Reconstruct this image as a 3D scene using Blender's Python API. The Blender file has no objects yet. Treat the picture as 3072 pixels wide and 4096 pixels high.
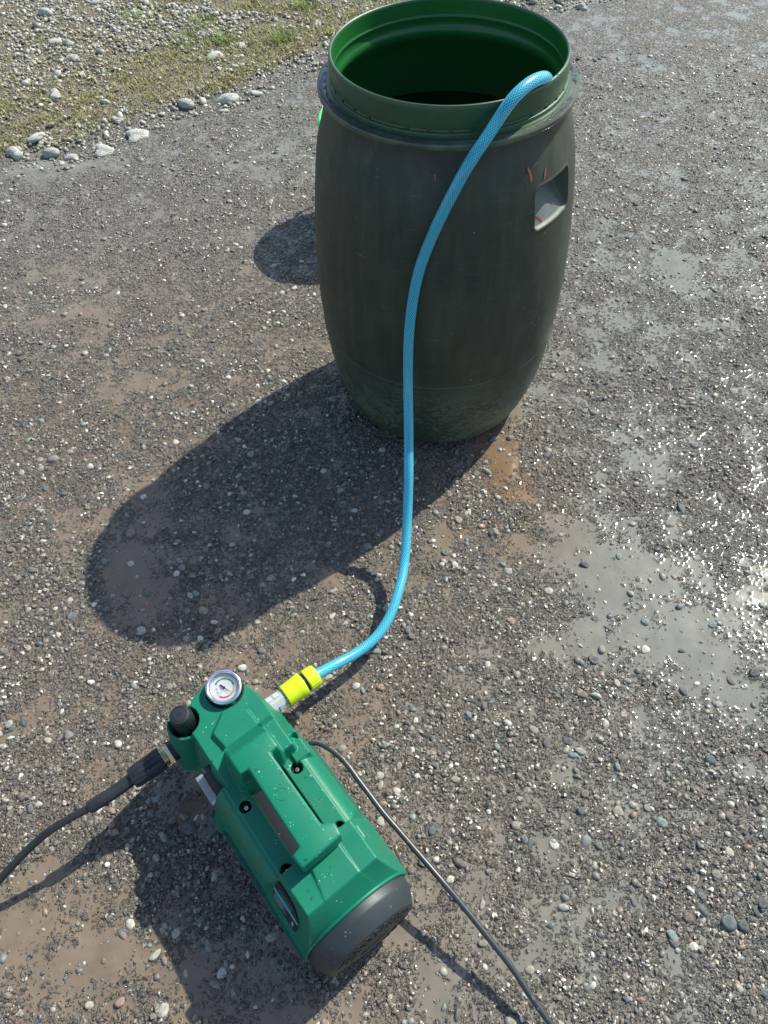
import bpy, bmesh, math, random
import numpy as np
from mathutils import Vector, Matrix

random.seed(7)
rng = np.random.default_rng(11)
scene = bpy.context.scene
COL = scene.collection

# ------------------------------------------------------------------ camera
CAM_H, PITCH, ROLL, FPX = 1.39055505, 0.941599138, -0.0427600077, 3063.44556
cd = bpy.data.cameras.new("camera")
cam = bpy.data.objects.new("camera", cd)
COL.objects.link(cam)
c_, s_ = math.cos(PITCH), math.sin(PITCH)
fwd = Vector((0, c_, -s_)); rgt = Vector((1, 0, 0)); upv = Vector((0, s_, c_))
r2 = math.cos(ROLL) * rgt + math.sin(ROLL) * upv
u2 = -math.sin(ROLL) * rgt + math.cos(ROLL) * upv
m3 = Matrix((r2, u2, -fwd)).transposed()
cam.matrix_world = Matrix.Translation((0, 0, CAM_H)) @ m3.to_4x4()
cd.sensor_fit = 'VERTICAL'; cd.sensor_height = 36.0; cd.lens = FPX / 4096 * 36
cd.clip_start = 0.02; cd.clip_end = 500
scene.camera = cam

# ------------------------------------------------------------------ light
SUN = Vector((0.735, 0.624, 1.0)).normalized()
world = bpy.data.worlds.new("World"); scene.world = world; world.use_nodes = True
wn = world.node_tree
for n in list(wn.nodes): wn.nodes.remove(n)
sky = wn.nodes.new("ShaderNodeTexSky"); sky.sky_type = 'NISHITA'; sky.sun_disc = False
sky.sun_elevation = math.asin(SUN.z); sky.sun_rotation = math.atan2(SUN.x, SUN.y)
sky.air_density = 1.0; sky.dust_density = 1.0; sky.ozone_density = 0.7
bg = wn.nodes.new("ShaderNodeBackground"); bg.inputs[1].default_value = 0.145
wo = wn.nodes.new("ShaderNodeOutputWorld")
wn.links.new(sky.outputs[0], bg.inputs[0]); wn.links.new(bg.outputs[0], wo.inputs[0])
sl = bpy.data.lights.new("sun", 'SUN'); sl.energy = 5.0; sl.angle = math.radians(0.53); sl.color = (1.0, 0.965, 0.86)
so = bpy.data.objects.new("sun", sl); COL.objects.link(so)
so.rotation_euler = SUN.to_track_quat('Z', 'Y').to_euler(); so.location = SUN * 5
vs = scene.view_settings
vs.view_transform = 'Standard'; vs.look = 'None'; vs.gamma = 1.0; vs.use_curve_mapping = False; vs.exposure = 0.5
scene.cycles.max_bounces = 8

# ------------------------------------------------------------------ helpers
def tag(o, label=None, cat=None, group=None, kind=None):
    if label: o['label'] = label
    if cat: o['category'] = cat
    if group: o['group'] = group
    if kind: o['kind'] = kind
    return o

def link(o, parent=None):
    COL.objects.link(o)
    if parent is not None: o.parent = parent
    return o

def empty(name, loc=(0, 0, 0), mat=None):
    o = bpy.data.objects.new(name, None); COL.objects.link(o)
    if mat is not None: o.matrix_world = mat
    else: o.location = loc
    o.empty_display_size = 0.05
    return o

def np_mesh(name, V, F, smooth=True):
    """V (n,3) float, F (m,k) int with constant k"""
    me = bpy.data.meshes.new(name)
    V = np.asarray(V, np.float32); F = np.asarray(F, np.int32); k = F.shape[1]
    me.vertices.add(len(V)); me.vertices.foreach_set("co", V.ravel())
    me.loops.add(F.size); me.loops.foreach_set("vertex_index", F.ravel())
    me.polygons.add(len(F))
    me.polygons.foreach_set("loop_start", np.arange(0, F.size, k, dtype=np.int32))
    me.polygons.foreach_set("loop_total", np.full(len(F), k, np.int32))
    me.polygons.foreach_set("use_smooth", np.full(len(F), smooth))
    me.update(calc_edges=True)
    return me

def add_col(me, C, name="Col"):
    a = me.attributes.new(name, 'FLOAT_COLOR', 'POINT')
    C = np.asarray(C, np.float32)
    if C.shape[1] == 3: C = np.concatenate([C, np.ones((len(C), 1), np.float32)], 1)
    a.data.foreach_set("color", C.ravel())

def add_float(me, A, name):
    a = me.attributes.new(name, 'FLOAT', 'POINT'); a.data.foreach_set("value", np.asarray(A, np.float32))

def obj(name, me, mat=None, parent=None, loc=None):
    o = bpy.data.objects.new(name, me)
    if mat is not None and not len(me.materials): me.materials.append(mat)
    link(o, parent)
    if loc is not None: o.location = loc
    return o

def bm_obj(name, bm, mat, parent=None, smooth=True, angle=40):
    me = bpy.data.meshes.new(name)
    bmesh.ops.recalc_face_normals(bm, faces=bm.faces)
    for f in bm.faces: f.smooth = smooth
    if smooth:
        for e in bm.edges:
            if len(e.link_faces) == 2 and e.calc_face_angle(0) > math.radians(angle): e.smooth = False
    bm.to_mesh(me); bm.free()
    return obj(name, me, mat, parent)

def lathe_bm(prof, n=48, axis='Z', closed=False):
    """prof: list of (r, h); revolve about local Z"""
    bm = bmesh.new(); rings = []
    for r, h in prof:
        if r < 1e-6: rings.append([bm.verts.new((0, 0, h))])
        else: rings.append([bm.verts.new((r * math.cos(2 * math.pi * i / n), r * math.sin(2 * math.pi * i / n), h)) for i in range(n)])
    for a, b in zip(rings[:-1], rings[1:]):
        for i in range(n):
            j = (i + 1) % n
            if len(a) == 1 and len(b) == 1: continue
            if len(a) == 1: bm.faces.new((a[0], b[i], b[j]))
            elif len(b) == 1: bm.faces.new((a[i], a[j], b[0]))
            else: bm.faces.new((a[i], a[j], b[j], b[i]))
    return bm

def xform_bm(bm, M):
    bmesh.ops.transform(bm, matrix=M, verts=bm.verts); return bm

def prism_bm(poly, z0, z1, bevel=0.0, seg=2, bevel_bottom=False):
    bm = bmesh.new()
    b = [bm.verts.new((x, y, z0)) for x, y in poly]; t = [bm.verts.new((x, y, z1)) for x, y in poly]
    n = len(poly)
    bm.faces.new(t); bm.faces.new(b[::-1])
    for i in range(n): bm.faces.new((b[i], b[(i + 1) % n], t[(i + 1) % n], t[i]))
    bmesh.ops.recalc_face_normals(bm, faces=bm.faces)
    if bevel > 0:
        tt = set(t); bb = set(b)
        ed = [e for e in bm.edges if bevel_bottom or not (e.verts[0] in bb and e.verts[1] in bb)]
        bmesh.ops.bevel(bm, geom=ed, offset=bevel, segments=seg, profile=0.5, affect='EDGES', clamp_overlap=True)
    return bm

def box_bm(cx, cy, cz, sx, sy, sz, bevel=0.0, seg=2):
    return xform_bm(prism_bm([(-sx / 2, -sy / 2), (sx / 2, -sy / 2), (sx / 2, sy / 2), (-sx / 2, sy / 2)], -sz / 2, sz / 2, bevel, seg, True), Matrix.Translation((cx, cy, cz)))

def catmull(pts, n=12):
    P = [Vector(p) for p in pts]
    P = [P[0] * 2 - P[1]] + P + [P[-1] * 2 - P[-2]]
    out = []
    for i in range(1, len(P) - 2):
        for k in range(n):
            t = k / n
            a, b, c, d = P[i - 1], P[i], P[i + 1], P[i + 2]
            out.append(0.5 * ((2 * b) + (-a + c) * t + (2 * a - 5 * b + 4 * c - d) * t * t + (-a + 3 * b - 3 * c + d) * t ** 3))
    out.append(P[-2].copy())
    return out

def resample(path, step):
    out = [path[0]]; acc = 0
    for a, b in zip(path[:-1], path[1:]):
        L = (b - a).length
        if L < 1e-9: continue
        p = step - acc
        while p <= L:
            out.append(a.lerp(b, p / L)); p += step
        acc = L - (p - step)
    if (out[-1] - path[-1]).length > step * .3: out.append(path[-1])
    return out

def smooth_path(path, it=10):
    for _ in range(it):
        path = [path[0]] + [(path[i - 1] + path[i] * 2 + path[i + 1]) / 4 for i in range(1, len(path) - 1)] + [path[-1]]
    return path

def tube_mesh(name, path, rad, n=16, caps=True):
    m = len(path); V = np.zeros((m * n, 3)); U = np.zeros((m * n, 2))
    t = (path[1] - path[0]).normalized()
    nrm = t.orthogonal().normalized(); s = 0
    for i in range(m):
        t2 = (path[min(i + 1, m - 1)] - path[max(i - 1, 0)]).normalized()
        q = t.rotation_difference(t2); nrm = (q @ nrm); nrm = (nrm - t2 * nrm.dot(t2)).normalized(); t = t2
        bn = t.cross(nrm)
        if i: s += (path[i] - path[i - 1]).length
        r = rad(s) if callable(rad) else rad
        for k in range(n):
            a = 2 * math.pi * k / n
            V[i * n + k] = path[i] + (nrm * math.cos(a) + bn * math.sin(a)) * r
            U[i * n + k] = (k / n, s)
    F = []
    i = np.arange(m - 1)[:, None]; k = np.arange(n)[None, :]; k2 = (k + 1) % n
    F = np.stack([i * n + k, i * n + k2, (i + 1) * n + k2, (i + 1) * n + k], -1).reshape(-1, 4)
    me = np_mesh(name, V, F)
    uv = me.uv_layers.new(name="UVMap")
    uu = np.zeros((len(F), 4, 2), np.float32)
    uu[:, :, 1] = U[F][:, :, 1]
    kk = np.broadcast_to(k, (m - 1, n)).reshape(-1)
    uu[:, 0, 0] = kk / n; uu[:, 3, 0] = kk / n; uu[:, 1, 0] = (kk + 1) / n; uu[:, 2, 0] = (kk + 1) / n
    uv.data.foreach_set("uv", uu.ravel())
    return me

# ------------------------------------------------------------------ materials
class N:
    def __init__(s, name):
        s.m = bpy.data.materials.new(name); s.m.use_nodes = True; s.t = s.m.node_tree
        for n in list(s.t.nodes): s.t.nodes.remove(n)
        s.out = s.t.nodes.new("ShaderNodeOutputMaterial"); s.b = s.t.nodes.new("ShaderNodeBsdfPrincipled")
        s.t.links.new(s.b.outputs[0], s.out.inputs[0])
    def new(s, typ, **kw):
        n = s.t.nodes.new("ShaderNode" + typ)
        for k, v in kw.items(): setattr(n, k, v)
        return n
    def set(s, n, **kw):
        for k, v in kw.items(): s.inp(n, k.replace('_', ' ')).default_value = v
        return n
    def inp(s, n, k): return n.inputs[k]
    def l(s, a, b): s.t.links.new(a, b)
    def coord(s, which="Object"): return s.new("TexCoord").outputs[which]
    def noise(s, vec, scale, detail=4, rough=.55, dist=0):
        n = s.new("TexNoise"); n.inputs["Scale"].default_value = scale; n.inputs["Detail"].default_value = detail
        n.inputs["Roughness"].default_value = rough; n.inputs["Distortion"].default_value = dist
        if vec is not None: s.l(vec, n.inputs["Vector"])
        return n.outputs["Fac"]
    def ramp(s, fac, stops, interp='LINEAR'):
        r = s.new("ValToRGB"); r.color_ramp.interpolation = interp
        while len(r.color_ramp.elements) < len(stops): r.color_ramp.elements.new(0.5)
        for e, (p, c) in zip(r.color_ramp.elements, stops):
            e.position = p; e.color = (c, c, c, 1) if isinstance(c, (int, float)) else (*c, 1)
        s.l(fac, r.inputs[0]); return r.outputs[0]
    def mix(s, fac, a, b, blend='MIX'):
        n = s.new("Mix", data_type='RGBA', blend_type=blend)
        for sock, v in ((n.inputs[0], fac), (n.inputs[6], a), (n.inputs[7], b)):
            if isinstance(v, (int, float)): sock.default_value = v
            elif isinstance(v, tuple): sock.default_value = (*v, 1)
            else: s.l(v, sock)
        return n.outputs[2]
    def math(s, op, a, b=None, clamp=False):
        n = s.new("Math", operation=op); n.use_clamp = clamp
        for i, v in enumerate((a, b)):
            if v is None: continue
            if isinstance(v, (int, float)): n.inputs[i].default_value = v
            else: s.l(v, n.inputs[i])
        return n.outputs[0]
    def bump(s, h, strength=.3, dist=.001, normal=None):
        n = s.new("Bump"); n.inputs["Strength"].default_value = strength; n.inputs["Distance"].default_value = dist
        s.l(h, n.inputs["Height"])
        if normal is not None: s.l(normal, n.inputs["Normal"])
        return n.outputs[0]
    def mapping(s, vec, scale=(1, 1, 1)):
        n = s.new("Mapping"); n.inputs["Scale"].default_value = scale; s.l(vec, n.inputs["Vector"]); return n.outputs[0]

def plastic(name, col, rough=.4, speck=0.0, speckcol=(.5, .52, .5), grain=.15, dirt=0.0, dirtcol=(.1, .09, .07), spec=.5, gscale=900):
    s = N(name); v = s.coord()
    base = s.mix(s.ramp(s.noise(v, 9, 3), [(.3, 0.0), (.7, 1.0)]), tuple(c * .93 for c in col), tuple(min(1, c * 1.06) for c in col))
    if dirt: base = s.mix(s.math('MULTIPLY', s.ramp(s.noise(v, 22, 6, .65), [(.45, 0.0), (.75, 1.0)]), dirt), base, dirtcol)
    sf = s.noise(s.mapping(v, (22, 90, 40)), 3.0, 5, .7)
    base = s.mix(s.math('MULTIPLY', s.ramp(sf, [(.64, 0.0), (.74, 1.0)]), .22), base, tuple(min(1, c * 2.2 + .03) for c in col))
    if speck:
        vo = s.new("TexVoronoi"); vo.inputs["Scale"].default_value = 210; s.l(v, vo.inputs["Vector"])
        sz = s.noise(v, 60, 2)
        th = s.math('MULTIPLY', s.ramp(sz, [(.5, 0.0), (.75, 1.0)]), .34)
        f = s.math('LESS_THAN', vo.outputs["Distance"], th)
        base = s.mix(s.math('MULTIPLY', f, speck), base, speckcol)
    s.l(base, s.b.inputs["Base Color"])
    r = s.math('ADD', s.math('MULTIPLY', s.noise(v, 40, 4), .14), rough - .07)
    s.l(r, s.b.inputs["Roughness"]); s.b.inputs["Specular IOR Level"].default_value = spec
    s.l(s.bump(s.noise(v, gscale, 2), grain, .0004), s.b.inputs["Normal"])
    return s.m

def simple(name, col, rough=.4, metal=0.0, **kw):
    s = N(name); v = s.coord()
    base = s.mix(s.noise(v, 30, 4), tuple(c * .9 for c in col), tuple(min(1, c * 1.08) for c in col))
    s.l(base, s.b.inputs["Base Color"]); s.b.inputs["Roughness"].default_value = rough; s.b.inputs["Metallic"].default_value = metal
    for k, x in kw.items(): s.b.inputs[k.replace('_', ' ')].default_value = x
    return s.m

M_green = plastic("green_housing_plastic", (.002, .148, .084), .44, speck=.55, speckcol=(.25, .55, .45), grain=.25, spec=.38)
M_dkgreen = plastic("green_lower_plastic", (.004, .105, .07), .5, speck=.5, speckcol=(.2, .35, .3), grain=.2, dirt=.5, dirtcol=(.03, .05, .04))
M_grey = plastic("charcoal_cap_plastic", (.021, .031, .034), .48, speck=.6, speckcol=(.3, .3, .3), grain=.5, dirt=.15, gscale=700)
M_black = plastic("black_plastic", (.014, .015, .018), .42, speck=.35, speckcol=(.25, .25, .25))
M_insert = plastic("grey_insert_plastic", (.010, .015, .020), .55, speck=.35, speckcol=(.4, .4, .4))
M_knob = plastic("black_knob_plastic", (.013, .017, .021), .4, grain=.3)
M_rubber = plastic("black_rubber", (.012, .014, .018), .38, speck=.3, grain=.3, dirt=.25, dirtcol=(.06, .06, .06))
M_brass = simple("plated_brass", (.72, .66, .42), .28, 1.0)
M_chrome = simple("brushed_chrome", (.82, .83, .84), .22, 1.0)
M_screw = simple("zinc_screw", (.75, .68, .5), .3, 1.0)
M_yellow = plastic("lime_yellow_plastic", (.52, .66, .012), .3, grain=.1)
M_ledge = simple("hole_dark", (.006, .007, .007), .7)
M_clear = simple("clear_filter_plastic", (.80, .84, .84), .18, Transmission_Weight=.62, IOR=1.45)
M_cover = simple("clear_switch_cover", (.85, .87, .88), .12, Transmission_Weight=.8, IOR=1.4)
M_red = simple("red_rocker", (.55, .04, .06), .35)
M_dial = simple("dial_face", (.82, .84, .84), .6)
M_dgreen = simple("dial_green_print", (.02, .30, .18), .6)
M_dyellow = simple("dial_yellow_print", (.65, .55, .12), .6)
M_dred = simple("dial_red_print", (.62, .07, .06), .6)
M_dblack = simple("dial_black_print", (.02, .025, .03), .5)
M_dgrey = simple("dial_grey_print", (.35, .37, .38), .6)
M_label = simple("label_dark_print", (.012, .016, .02), .3)
M_teal = simple("label_teal_print", (.09, .42, .38), .4)
M_lprint = simple("label_grey_print", (.3, .35, .36), .5)
M_cordtxt = simple("cord_white_print", (.4, .42, .42), .5)
M_lime = simple("bright_green_tub_plastic", (.02, .72, .14), .4)
M_lime.node_tree.nodes["Principled BSDF"].inputs["Subsurface Weight"].default_value = .0
sg = N("gauge_glass"); sg.b.inputs["Base Color"].default_value = (1, 1, 1, 1); sg.b.inputs["Roughness"].default_value = .02
sg.b.inputs["Transmission Weight"].default_value = 1.0; sg.b.inputs["IOR"].default_value = 1.25
M_glass = sg.m
sw = N("water_drop_clear"); sw.b.inputs["Base Color"].default_value = (.9, 1, .98, 1); sw.b.inputs["Roughness"].default_value = .03
sw.b.inputs["Transmission Weight"].default_value = 1.0; sw.b.inputs["IOR"].default_value = 1.33
M_drop = sw.m

# ------------------------------------------------------------------ numpy noise
def h2(ix, iy, k):
    v = np.sin(ix * 127.1 + iy * 311.7 + k * 74.7) * 43758.5453
    return v - np.floor(v)
def vnoise(x, y, k=0):
    ix = np.floor(x); iy = np.floor(y); fx = x - ix; fy = y - iy
    fx = fx * fx * (3 - 2 * fx); fy = fy * fy * (3 - 2 * fy)
    a = h2(ix, iy, k); b = h2(ix + 1, iy, k); c = h2(ix, iy + 1, k); d = h2(ix + 1, iy + 1, k)
    return (a * (1 - fx) + b * fx) * (1 - fy) + (c * (1 - fx) + d * fx) * fy
def fbm(x, y, k=0, o=4):
    s = 0; a = .5; t = 0
    for i in range(o):
        s = s + a * vnoise(x * 2 ** i + 13.7 * i, y * 2 ** i - 7.3 * i, k + i); t += a; a *= .5
    return s / t
def sstep(a, b, x):
    t = np.clip((x - a) / (b - a), 0, 1); return t * t * (3 - 2 * t)

# verge boundary: y of the edge of the yard as a function of x
VB = np.array([(-60, -30.), (-3, 1.6), (-1.7, 2.42), (-1.27, 2.56), (-1.03, 2.62), (-.83, 2.74), (-.66, 2.88), (-.5, 2.96), (-.34, 3.12), (-.16, 3.26), (.3, 3.5), (.93, 3.68), (1.6, 3.95), (3, 4.6), (60, 34)])
def verge(x, y): return y - np.interp(x, VB[:, 0], VB[:, 1]) + .10 * (fbm(x * 4, y * 4, 91, 3) - .5)

def base_height(x, y):
    """rough base of the yard and level of the mud, metres"""
    n = fbm(x * 9, y * 9, 3, 3) * .30 + fbm(x * 24, y * 24, 8, 3) * .70
    b = (n - .5) * .0112
    x0, y0 = x, y; x = x + .10 * (fbm(x0 * 6, y0 * 6, 77, 3) - .5); y = y + .10 * (fbm(x0 * 6, y0 * 6, 88, 3) - .5)
    def blob(cx, cy, rx, ry, amp, rot=0.):
        c, s = math.cos(rot), math.sin(rot); dx = x - cx; dy = y - cy
        d = ((dx * c + dy * s) / rx) ** 2 + ((-dx * s + dy * c) / ry) ** 2
        return amp * np.exp(-d)
    pud = (blob(.40, .92, .13, .11, .0030) + blob(.54, .80, .17, .14, .0038) + blob(.74, .64, .18, .13, .0038) + blob(.40, .66, .16, .09, .0022) + blob(.36, .50, .10, .08, .0012)
           + blob(-.54, .92, .08, .17, .0034) + blob(.29, 1.12, .05, .09, .0042) + blob(-.15, .84, .05, .03, .003)
           + blob(-.64, .20, .10, .09, .0042) + blob(-.46, .14, .14, .05, .0038) + blob(.09, .91, .07, .04, .003)
           + blob(-.42, 1.02, .10, .05, .002) + blob(-.30, .42, .10, .06, .003) + blob(-.72, .55, .10, .05, .003) + blob(-.33, .5, .12, .06, .002)
           + x * 0 + blob(-.17, .06, .05, .04, .003) + blob(.7, 1.15, .12, .05, .0022) + blob(-.1, .12, .25, .1, .0018)
           + blob(-.62, 1.45, .14, .06, .0028) + blob(.85, 1.85, .2, .08, .0028) + blob(-.95, 1.75, .2, .08, .002)+ blob(-1.1, 2.5, .25, .05, .004) + blob(.26,.30,.05,.06,.002))
    return b, pud - .0004 + .0010 + .0013 * (fbm(x * 3.2, y * 3.2, 55, 3) - .5) * 2

PAL = np.array([(.060, .060, .053), (.090, .086, .074), (.11, .104, .086), (.125, .118, .095), (.075, .08, .085), (.15, .14, .125),
                (.18, .165, .145), (.24, .22, .19), (.12, .085, .065), (.07, .085, .08), (.33, .31, .27), (.44, .42, .37)])
PW = np.cumsum(np.array([14, 18, 16, 12, 8, 8, 6, 5, 4, 4, 3, 2.0])); PW /= PW[-1]
def pal(h): return PAL[np.minimum(np.searchsorted(PW, h), len(PAL) - 1)]

def stone_layer(x, y, c, prob, rmin, rmax, hf, k, best, cid):
    ix = np.floor(x / c); iy = np.floor(y / c)
    for dx in (-1, 0, 1):
        for dy in (-1, 0, 1):
            jx = ix + dx; jy = iy + dy
            cx = (jx + .15 + .7 * h2(jx, jy, k)) * c; cy = (jy + .15 + .7 * h2(jx, jy, k + 1)) * c
            on = h2(jx, jy, k + 2) < prob
            r = c * (rmin + (rmax - rmin) * h2(jx, jy, k + 3) ** 1.5)
            asp = .55 + .45 * h2(jx, jy, k + 4); th = h2(jx, jy, k + 5) * 6.283
            ct = np.cos(th); st = np.sin(th); ax = x - cx; ay = y - cy
            p = (ax * ct + ay * st) / r; q = (-ax * st + ay * ct) / (r * asp)
            d = np.abs(p) ** 2.6 + np.abs(q) ** 2.6
            tl = (h2(jx, jy, k + 6) - .5) * 1.1
            hh = hf * r * (.55 + .9 * h2(jx, jy, k + 7))
            z = hh * (np.clip(1 - d, 0, 1) ** .42) * (1 + tl * p) - hh * .25
            z = np.where(on & (d < 1), z, -1.)
            m = z > best
            best = np.where(m, z, best); cid = np.where(m, h2(jx, jy, k + 9), cid)
    return best, cid

def ground_eval(x, y, fine=True):
    vg = verge(x, y)
    b, pud = base_height(x, y)
    vr = np.clip(vg, 0, 3); vfac = sstep(-.02, .15, vg)
    big = .02 * vfac + .03 * np.clip(vr, 0, 1)          # verge stands a little proud
    grit = np.full_like(x, -.0007); cid = h2(np.floor(x / .002), np.floor(y / .002), 5) * .45
    if fine:
        grit, cid = stone_layer(x, y, .0065, .85, .35, .62, .72, 10, grit, cid)
        grit, cid = stone_layer(x, y, .0105, .62, .32, .58, .66, 30, grit, cid)
        grit, cid = stone_layer(x, y, .019, .30, .26, .46, .5, 50, grit, cid)
        grit += (fbm(x * 420, y * 420, 33, 2) - .5) * .0016
    z = b + grit
    mud = pud - .0012
    ism = sstep(-.0008, .0006, mud - z) * (1 - vfac)
    zz = np.where(vfac > .5, z * 1.3, np.maximum(z, mud - .0003 * 0)) + big
    # soft meniscus
    k = .0008; hmx = np.clip(.5 + .5 * (z - mud) / k, 0, 1); sm = mud * (1 - hmx) + z * hmx + k * hmx * (1 - hmx)
    zz = np.where(vfac > .5, zz, sm + big)
    return zz, ism, cid, vfac, z - mud

def build_ground():
    # graded rows/columns: 2.1 mm cells near, coarser with distance, then out to the horizon
    ys = [-0.14]
    while ys[-1] < 4.35: ys.append(ys[-1] + .00205 * (1 + .5 * max(ys[-1], 0)))
    far = [ys[-1]]; st = .02
    while far[-1] < 120: far.append(far[-1] + st); st *= 1.28
    near = [ys[0]]; st = .01
    while near[-1] > -60: near.append(near[-1] - st); st *= 1.35
    Y = np.array(near[:0:-1] + ys + far[1:])
    nu = 770; u = list(np.linspace(-1, 1, nu)); ex = [1.0]; st = .006
    while ex[-1] < 110: ex.append(ex[-1] + st); st *= 1.33
    U = np.array([-e for e in ex[:0:-1]] + u + ex[1:])
    W = np.clip(.86 + .33 * Y, .80, 2.4)
    X = U[None, :] * W[:, None]; YY = np.broadcast_to(Y[:, None], X.shape)
    x = X.ravel(); y = YY.ravel().copy()
    z, ism, cid, vf, dz = ground_eval(x, y)
    farm = sstep(3, 8, np.hypot(x, y - 1.5)); z = z * (1 - farm) + .02 * farm
    # beyond the finely meshed part the relief is left to the material
    coarse = np.maximum(sstep(1.0, 1.12, np.abs(np.broadcast_to(U[None, :], X.shape).ravel())), np.maximum(sstep(4.3, 4.6, y), sstep(-.14, -.25, y)))
    z = z * (1 - coarse) + (.03 * vf) * coarse; ism = ism * (1 - coarse); dz = dz * (1 - coarse) + .0006 * coarse
    V = np.stack([x, y, z], 1)
    ny, nx = X.shape
    i = np.arange(ny - 1)[:, None] * nx; j = np.arange(nx - 1)[None, :]
    F = np.stack([i + j, i + j + 1, i + nx + j + 1, i + nx + j], -1).reshape(-1, 4)
    me = np_mesh("ground", V, F)
    # colours of the things themselves: stones by kind, mud brown to grey over the yard
    C = pal(cid)
    brown = np.clip(sstep(.55, -.25, x - .15 * y + .25 * (fbm(x * 2.2, y * 2.2, 71, 3) - .5)) * sstep(3.2, 1.2, y) + .9 * np.exp(-(((x - .28) / .09) ** 2 + ((y - 1.10) / .14) ** 2)), 0, 1)[:, None]
    mudc = (1 - brown) * np.array([[.165, .174, .155]]) + brown * np.array([[.160, .130, .098]])
    rust = np.clip(1.0 * np.exp(-(((x - .285 + .05 * (fbm(x * 12, y * 12, 31, 3) - .5)) / .12) ** 2 + ((y - 1.06) / .17) ** 2)) * (.5 + fbm(x * 20, y * 20, 37, 3)), 0, 1)[:, None]
    mudc = mudc * (1 - rust) + np.array([[.165, .110, .066]]) * rust
    mudc = mudc * (.85 + .3 * fbm(x * 30, y * 30, 44, 3))[:, None]
    drym = sstep(1.3, 2.8, y)[:, None]                                      # the yard dries out and pales away from the splash
    C = C * (1 + .3 * drym)
    soil = np.array([[.21, .195, .12]]) * (.7 + .6 * fbm(x * 40, y * 40, 17, 3))[:, None]
    C = np.where(vf[:, None] > .5, soil, C)
    add_col(me, np.where(vf[:, None] > .5, soil, mudc), "MudCol")
    add_col(me, C); add_float(me, ism, "mud"); add_float(me, drym[:, 0], "dry")
    add_float(me, dz * 1000, "rise"); add_float(me, vf, "verge")
    s = N("wet_gravel_yard")
    at = s.new("Attribute", attribute_name="Col").outputs["Color"]; ad = s.new("Attribute", attribute_name="dry").outputs["Fac"]
    ar = s.new("Attribute", attribute_name="rise").outputs["Fac"]; am = s.new("Attribute", attribute_name="MudCol").outputs["Color"]
    av = s.new("Attribute", attribute_name="verge").outputs["Fac"]
    v = s.coord()
    def facets(scale, k):
        vo = s.new("TexVoronoi", voronoi_dimensions='2D'); vo.inputs["Scale"].default_value = scale; vo.inputs["Randomness"].default_value = 1.0
        wv = s.new("VectorMath", operation='ADD'); nz = s.new("TexNoise"); nz.inputs["Scale"].default_value = scale * .9; nz.inputs["Detail"].default_value = 1; s.l(v, nz.inputs["Vector"])
        sc = s.new("VectorMath", operation='SCALE'); sc.inputs["Scale"].default_value = .3 / scale; s.l(nz.outputs["Color"], sc.inputs[0])
        s.l(v, wv.inputs[0]); s.l(sc.outputs[0], wv.inputs[1]); s.l(wv.outputs[0], vo.inputs["Vector"])
        df = s.new("VectorMath", operation='SUBTRACT'); s.l(wv.outputs[0], df.inputs[0]); s.l(vo.outputs["Position"], df.inputs[1])
        d2 = s.new("VectorMath", operation='SCALE'); d2.inputs["Scale"].default_value = scale; s.l(df.outputs[0], d2.inputs[0])
        ce = s.new("VectorMath", operation='SUBTRACT'); s.l(vo.outputs["Color"], ce.inputs[0]); ce.inputs[1].default_value = (.5, .5, .5)
        dt = s.new("VectorMath", operation='DOT_PRODUCT'); s.l(ce.outputs[0], dt.inputs[0]); s.l(d2.outputs[0], dt.inputs[1])
        dome = s.math('SUBTRACT', 1.0, s.math('POWER', vo.outputs["Distance"], 2.0))
        sx = s.new("SeparateColor"); s.l(vo.outputs["Color"], sx.inputs[0])
        h = s.math('ADD', s.math('ADD', dome, s.math('MULTIPLY', dt.outputs["Value"], k)), s.math('MULTIPLY', sx.outputs[1], .7))
        return h, sx
    hA, cA = facets(165, 2.6); hB, cB = facets(360, 2.2)
    rise = s.math('ADD', ar, s.math('MULTIPLY', s.math('SUBTRACT', s.math('ADD', s.math('MULTIPLY', hA, .65), s.math('MULTIPLY', hB, .35)), 1.15), .95))
    rise = s.math('ADD', rise, s.math('MULTIPLY', s.math('SUBTRACT', s.noise(v, 35, 4, .6), .5), 1.2))
    stone = s.ramp(s.math('ADD', s.math('MULTIPLY', rise, 1.9), .5), [(.05, 0.0), (.9, 1.0)], 'EASE')
    stone = s.math('MAXIMUM', stone, av)
    PALR = [(0, (.045, .044, .044)), (.15, (.085, .079, .076)), (.30, (.12, .111, .104)), (.44, (.17, .155, .142)), (.56, (.075, .086, .086)), (.64, (.24, .222, .198)), (.76, (.36, .34, .30)), (.89, (.60, .57, .50))]
    gA = s.ramp(cA.outputs[0], PALR, 'CONSTANT'); gB = s.ramp(cB.outputs[0], PALR, 'CONSTANT')
    grit = s.mix(.42, gA, gB)
    grit = s.mix(s.math('MULTIPLY', s.ramp(ar, [(.0, .35), (1.0, .72)]), 1.0), grit, at)
    var = s.ramp(s.noise(v, 700, 3, .7), [(.3, .75), (.72, 1.6)])
    grit = s.mix(1.0, grit, var, 'MULTIPLY')
    film = s.ramp(rise, [(.0, .75), (1.2, .20)])
    grit = s.mix(film, grit, s.mix(1.0, am, (.86, .86, .86), 'MULTIPLY'))
    mudv = s.mix(1.0, am, s.ramp(s.noise(v, 24, 5, .6), [(.3, .84), (.7, 1.12)]), 'MULTIPLY')
    fin = s.mix(1.0, s.mix(stone, mudv, grit), (1.035, 1.0, .955), 'MULTIPLY')
    s.l(fin, s.b.inputs["Base Color"])
    r = s.mix(stone, s.ramp(s.noise(v, 11, 4), [(.35, .05), (.65, .11)]), s.ramp(cB.outputs[2], [(0, .14), (1, .44)]))
    r = s.math('ADD', r, s.math('MULTIPLY', ad, .22))
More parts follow.
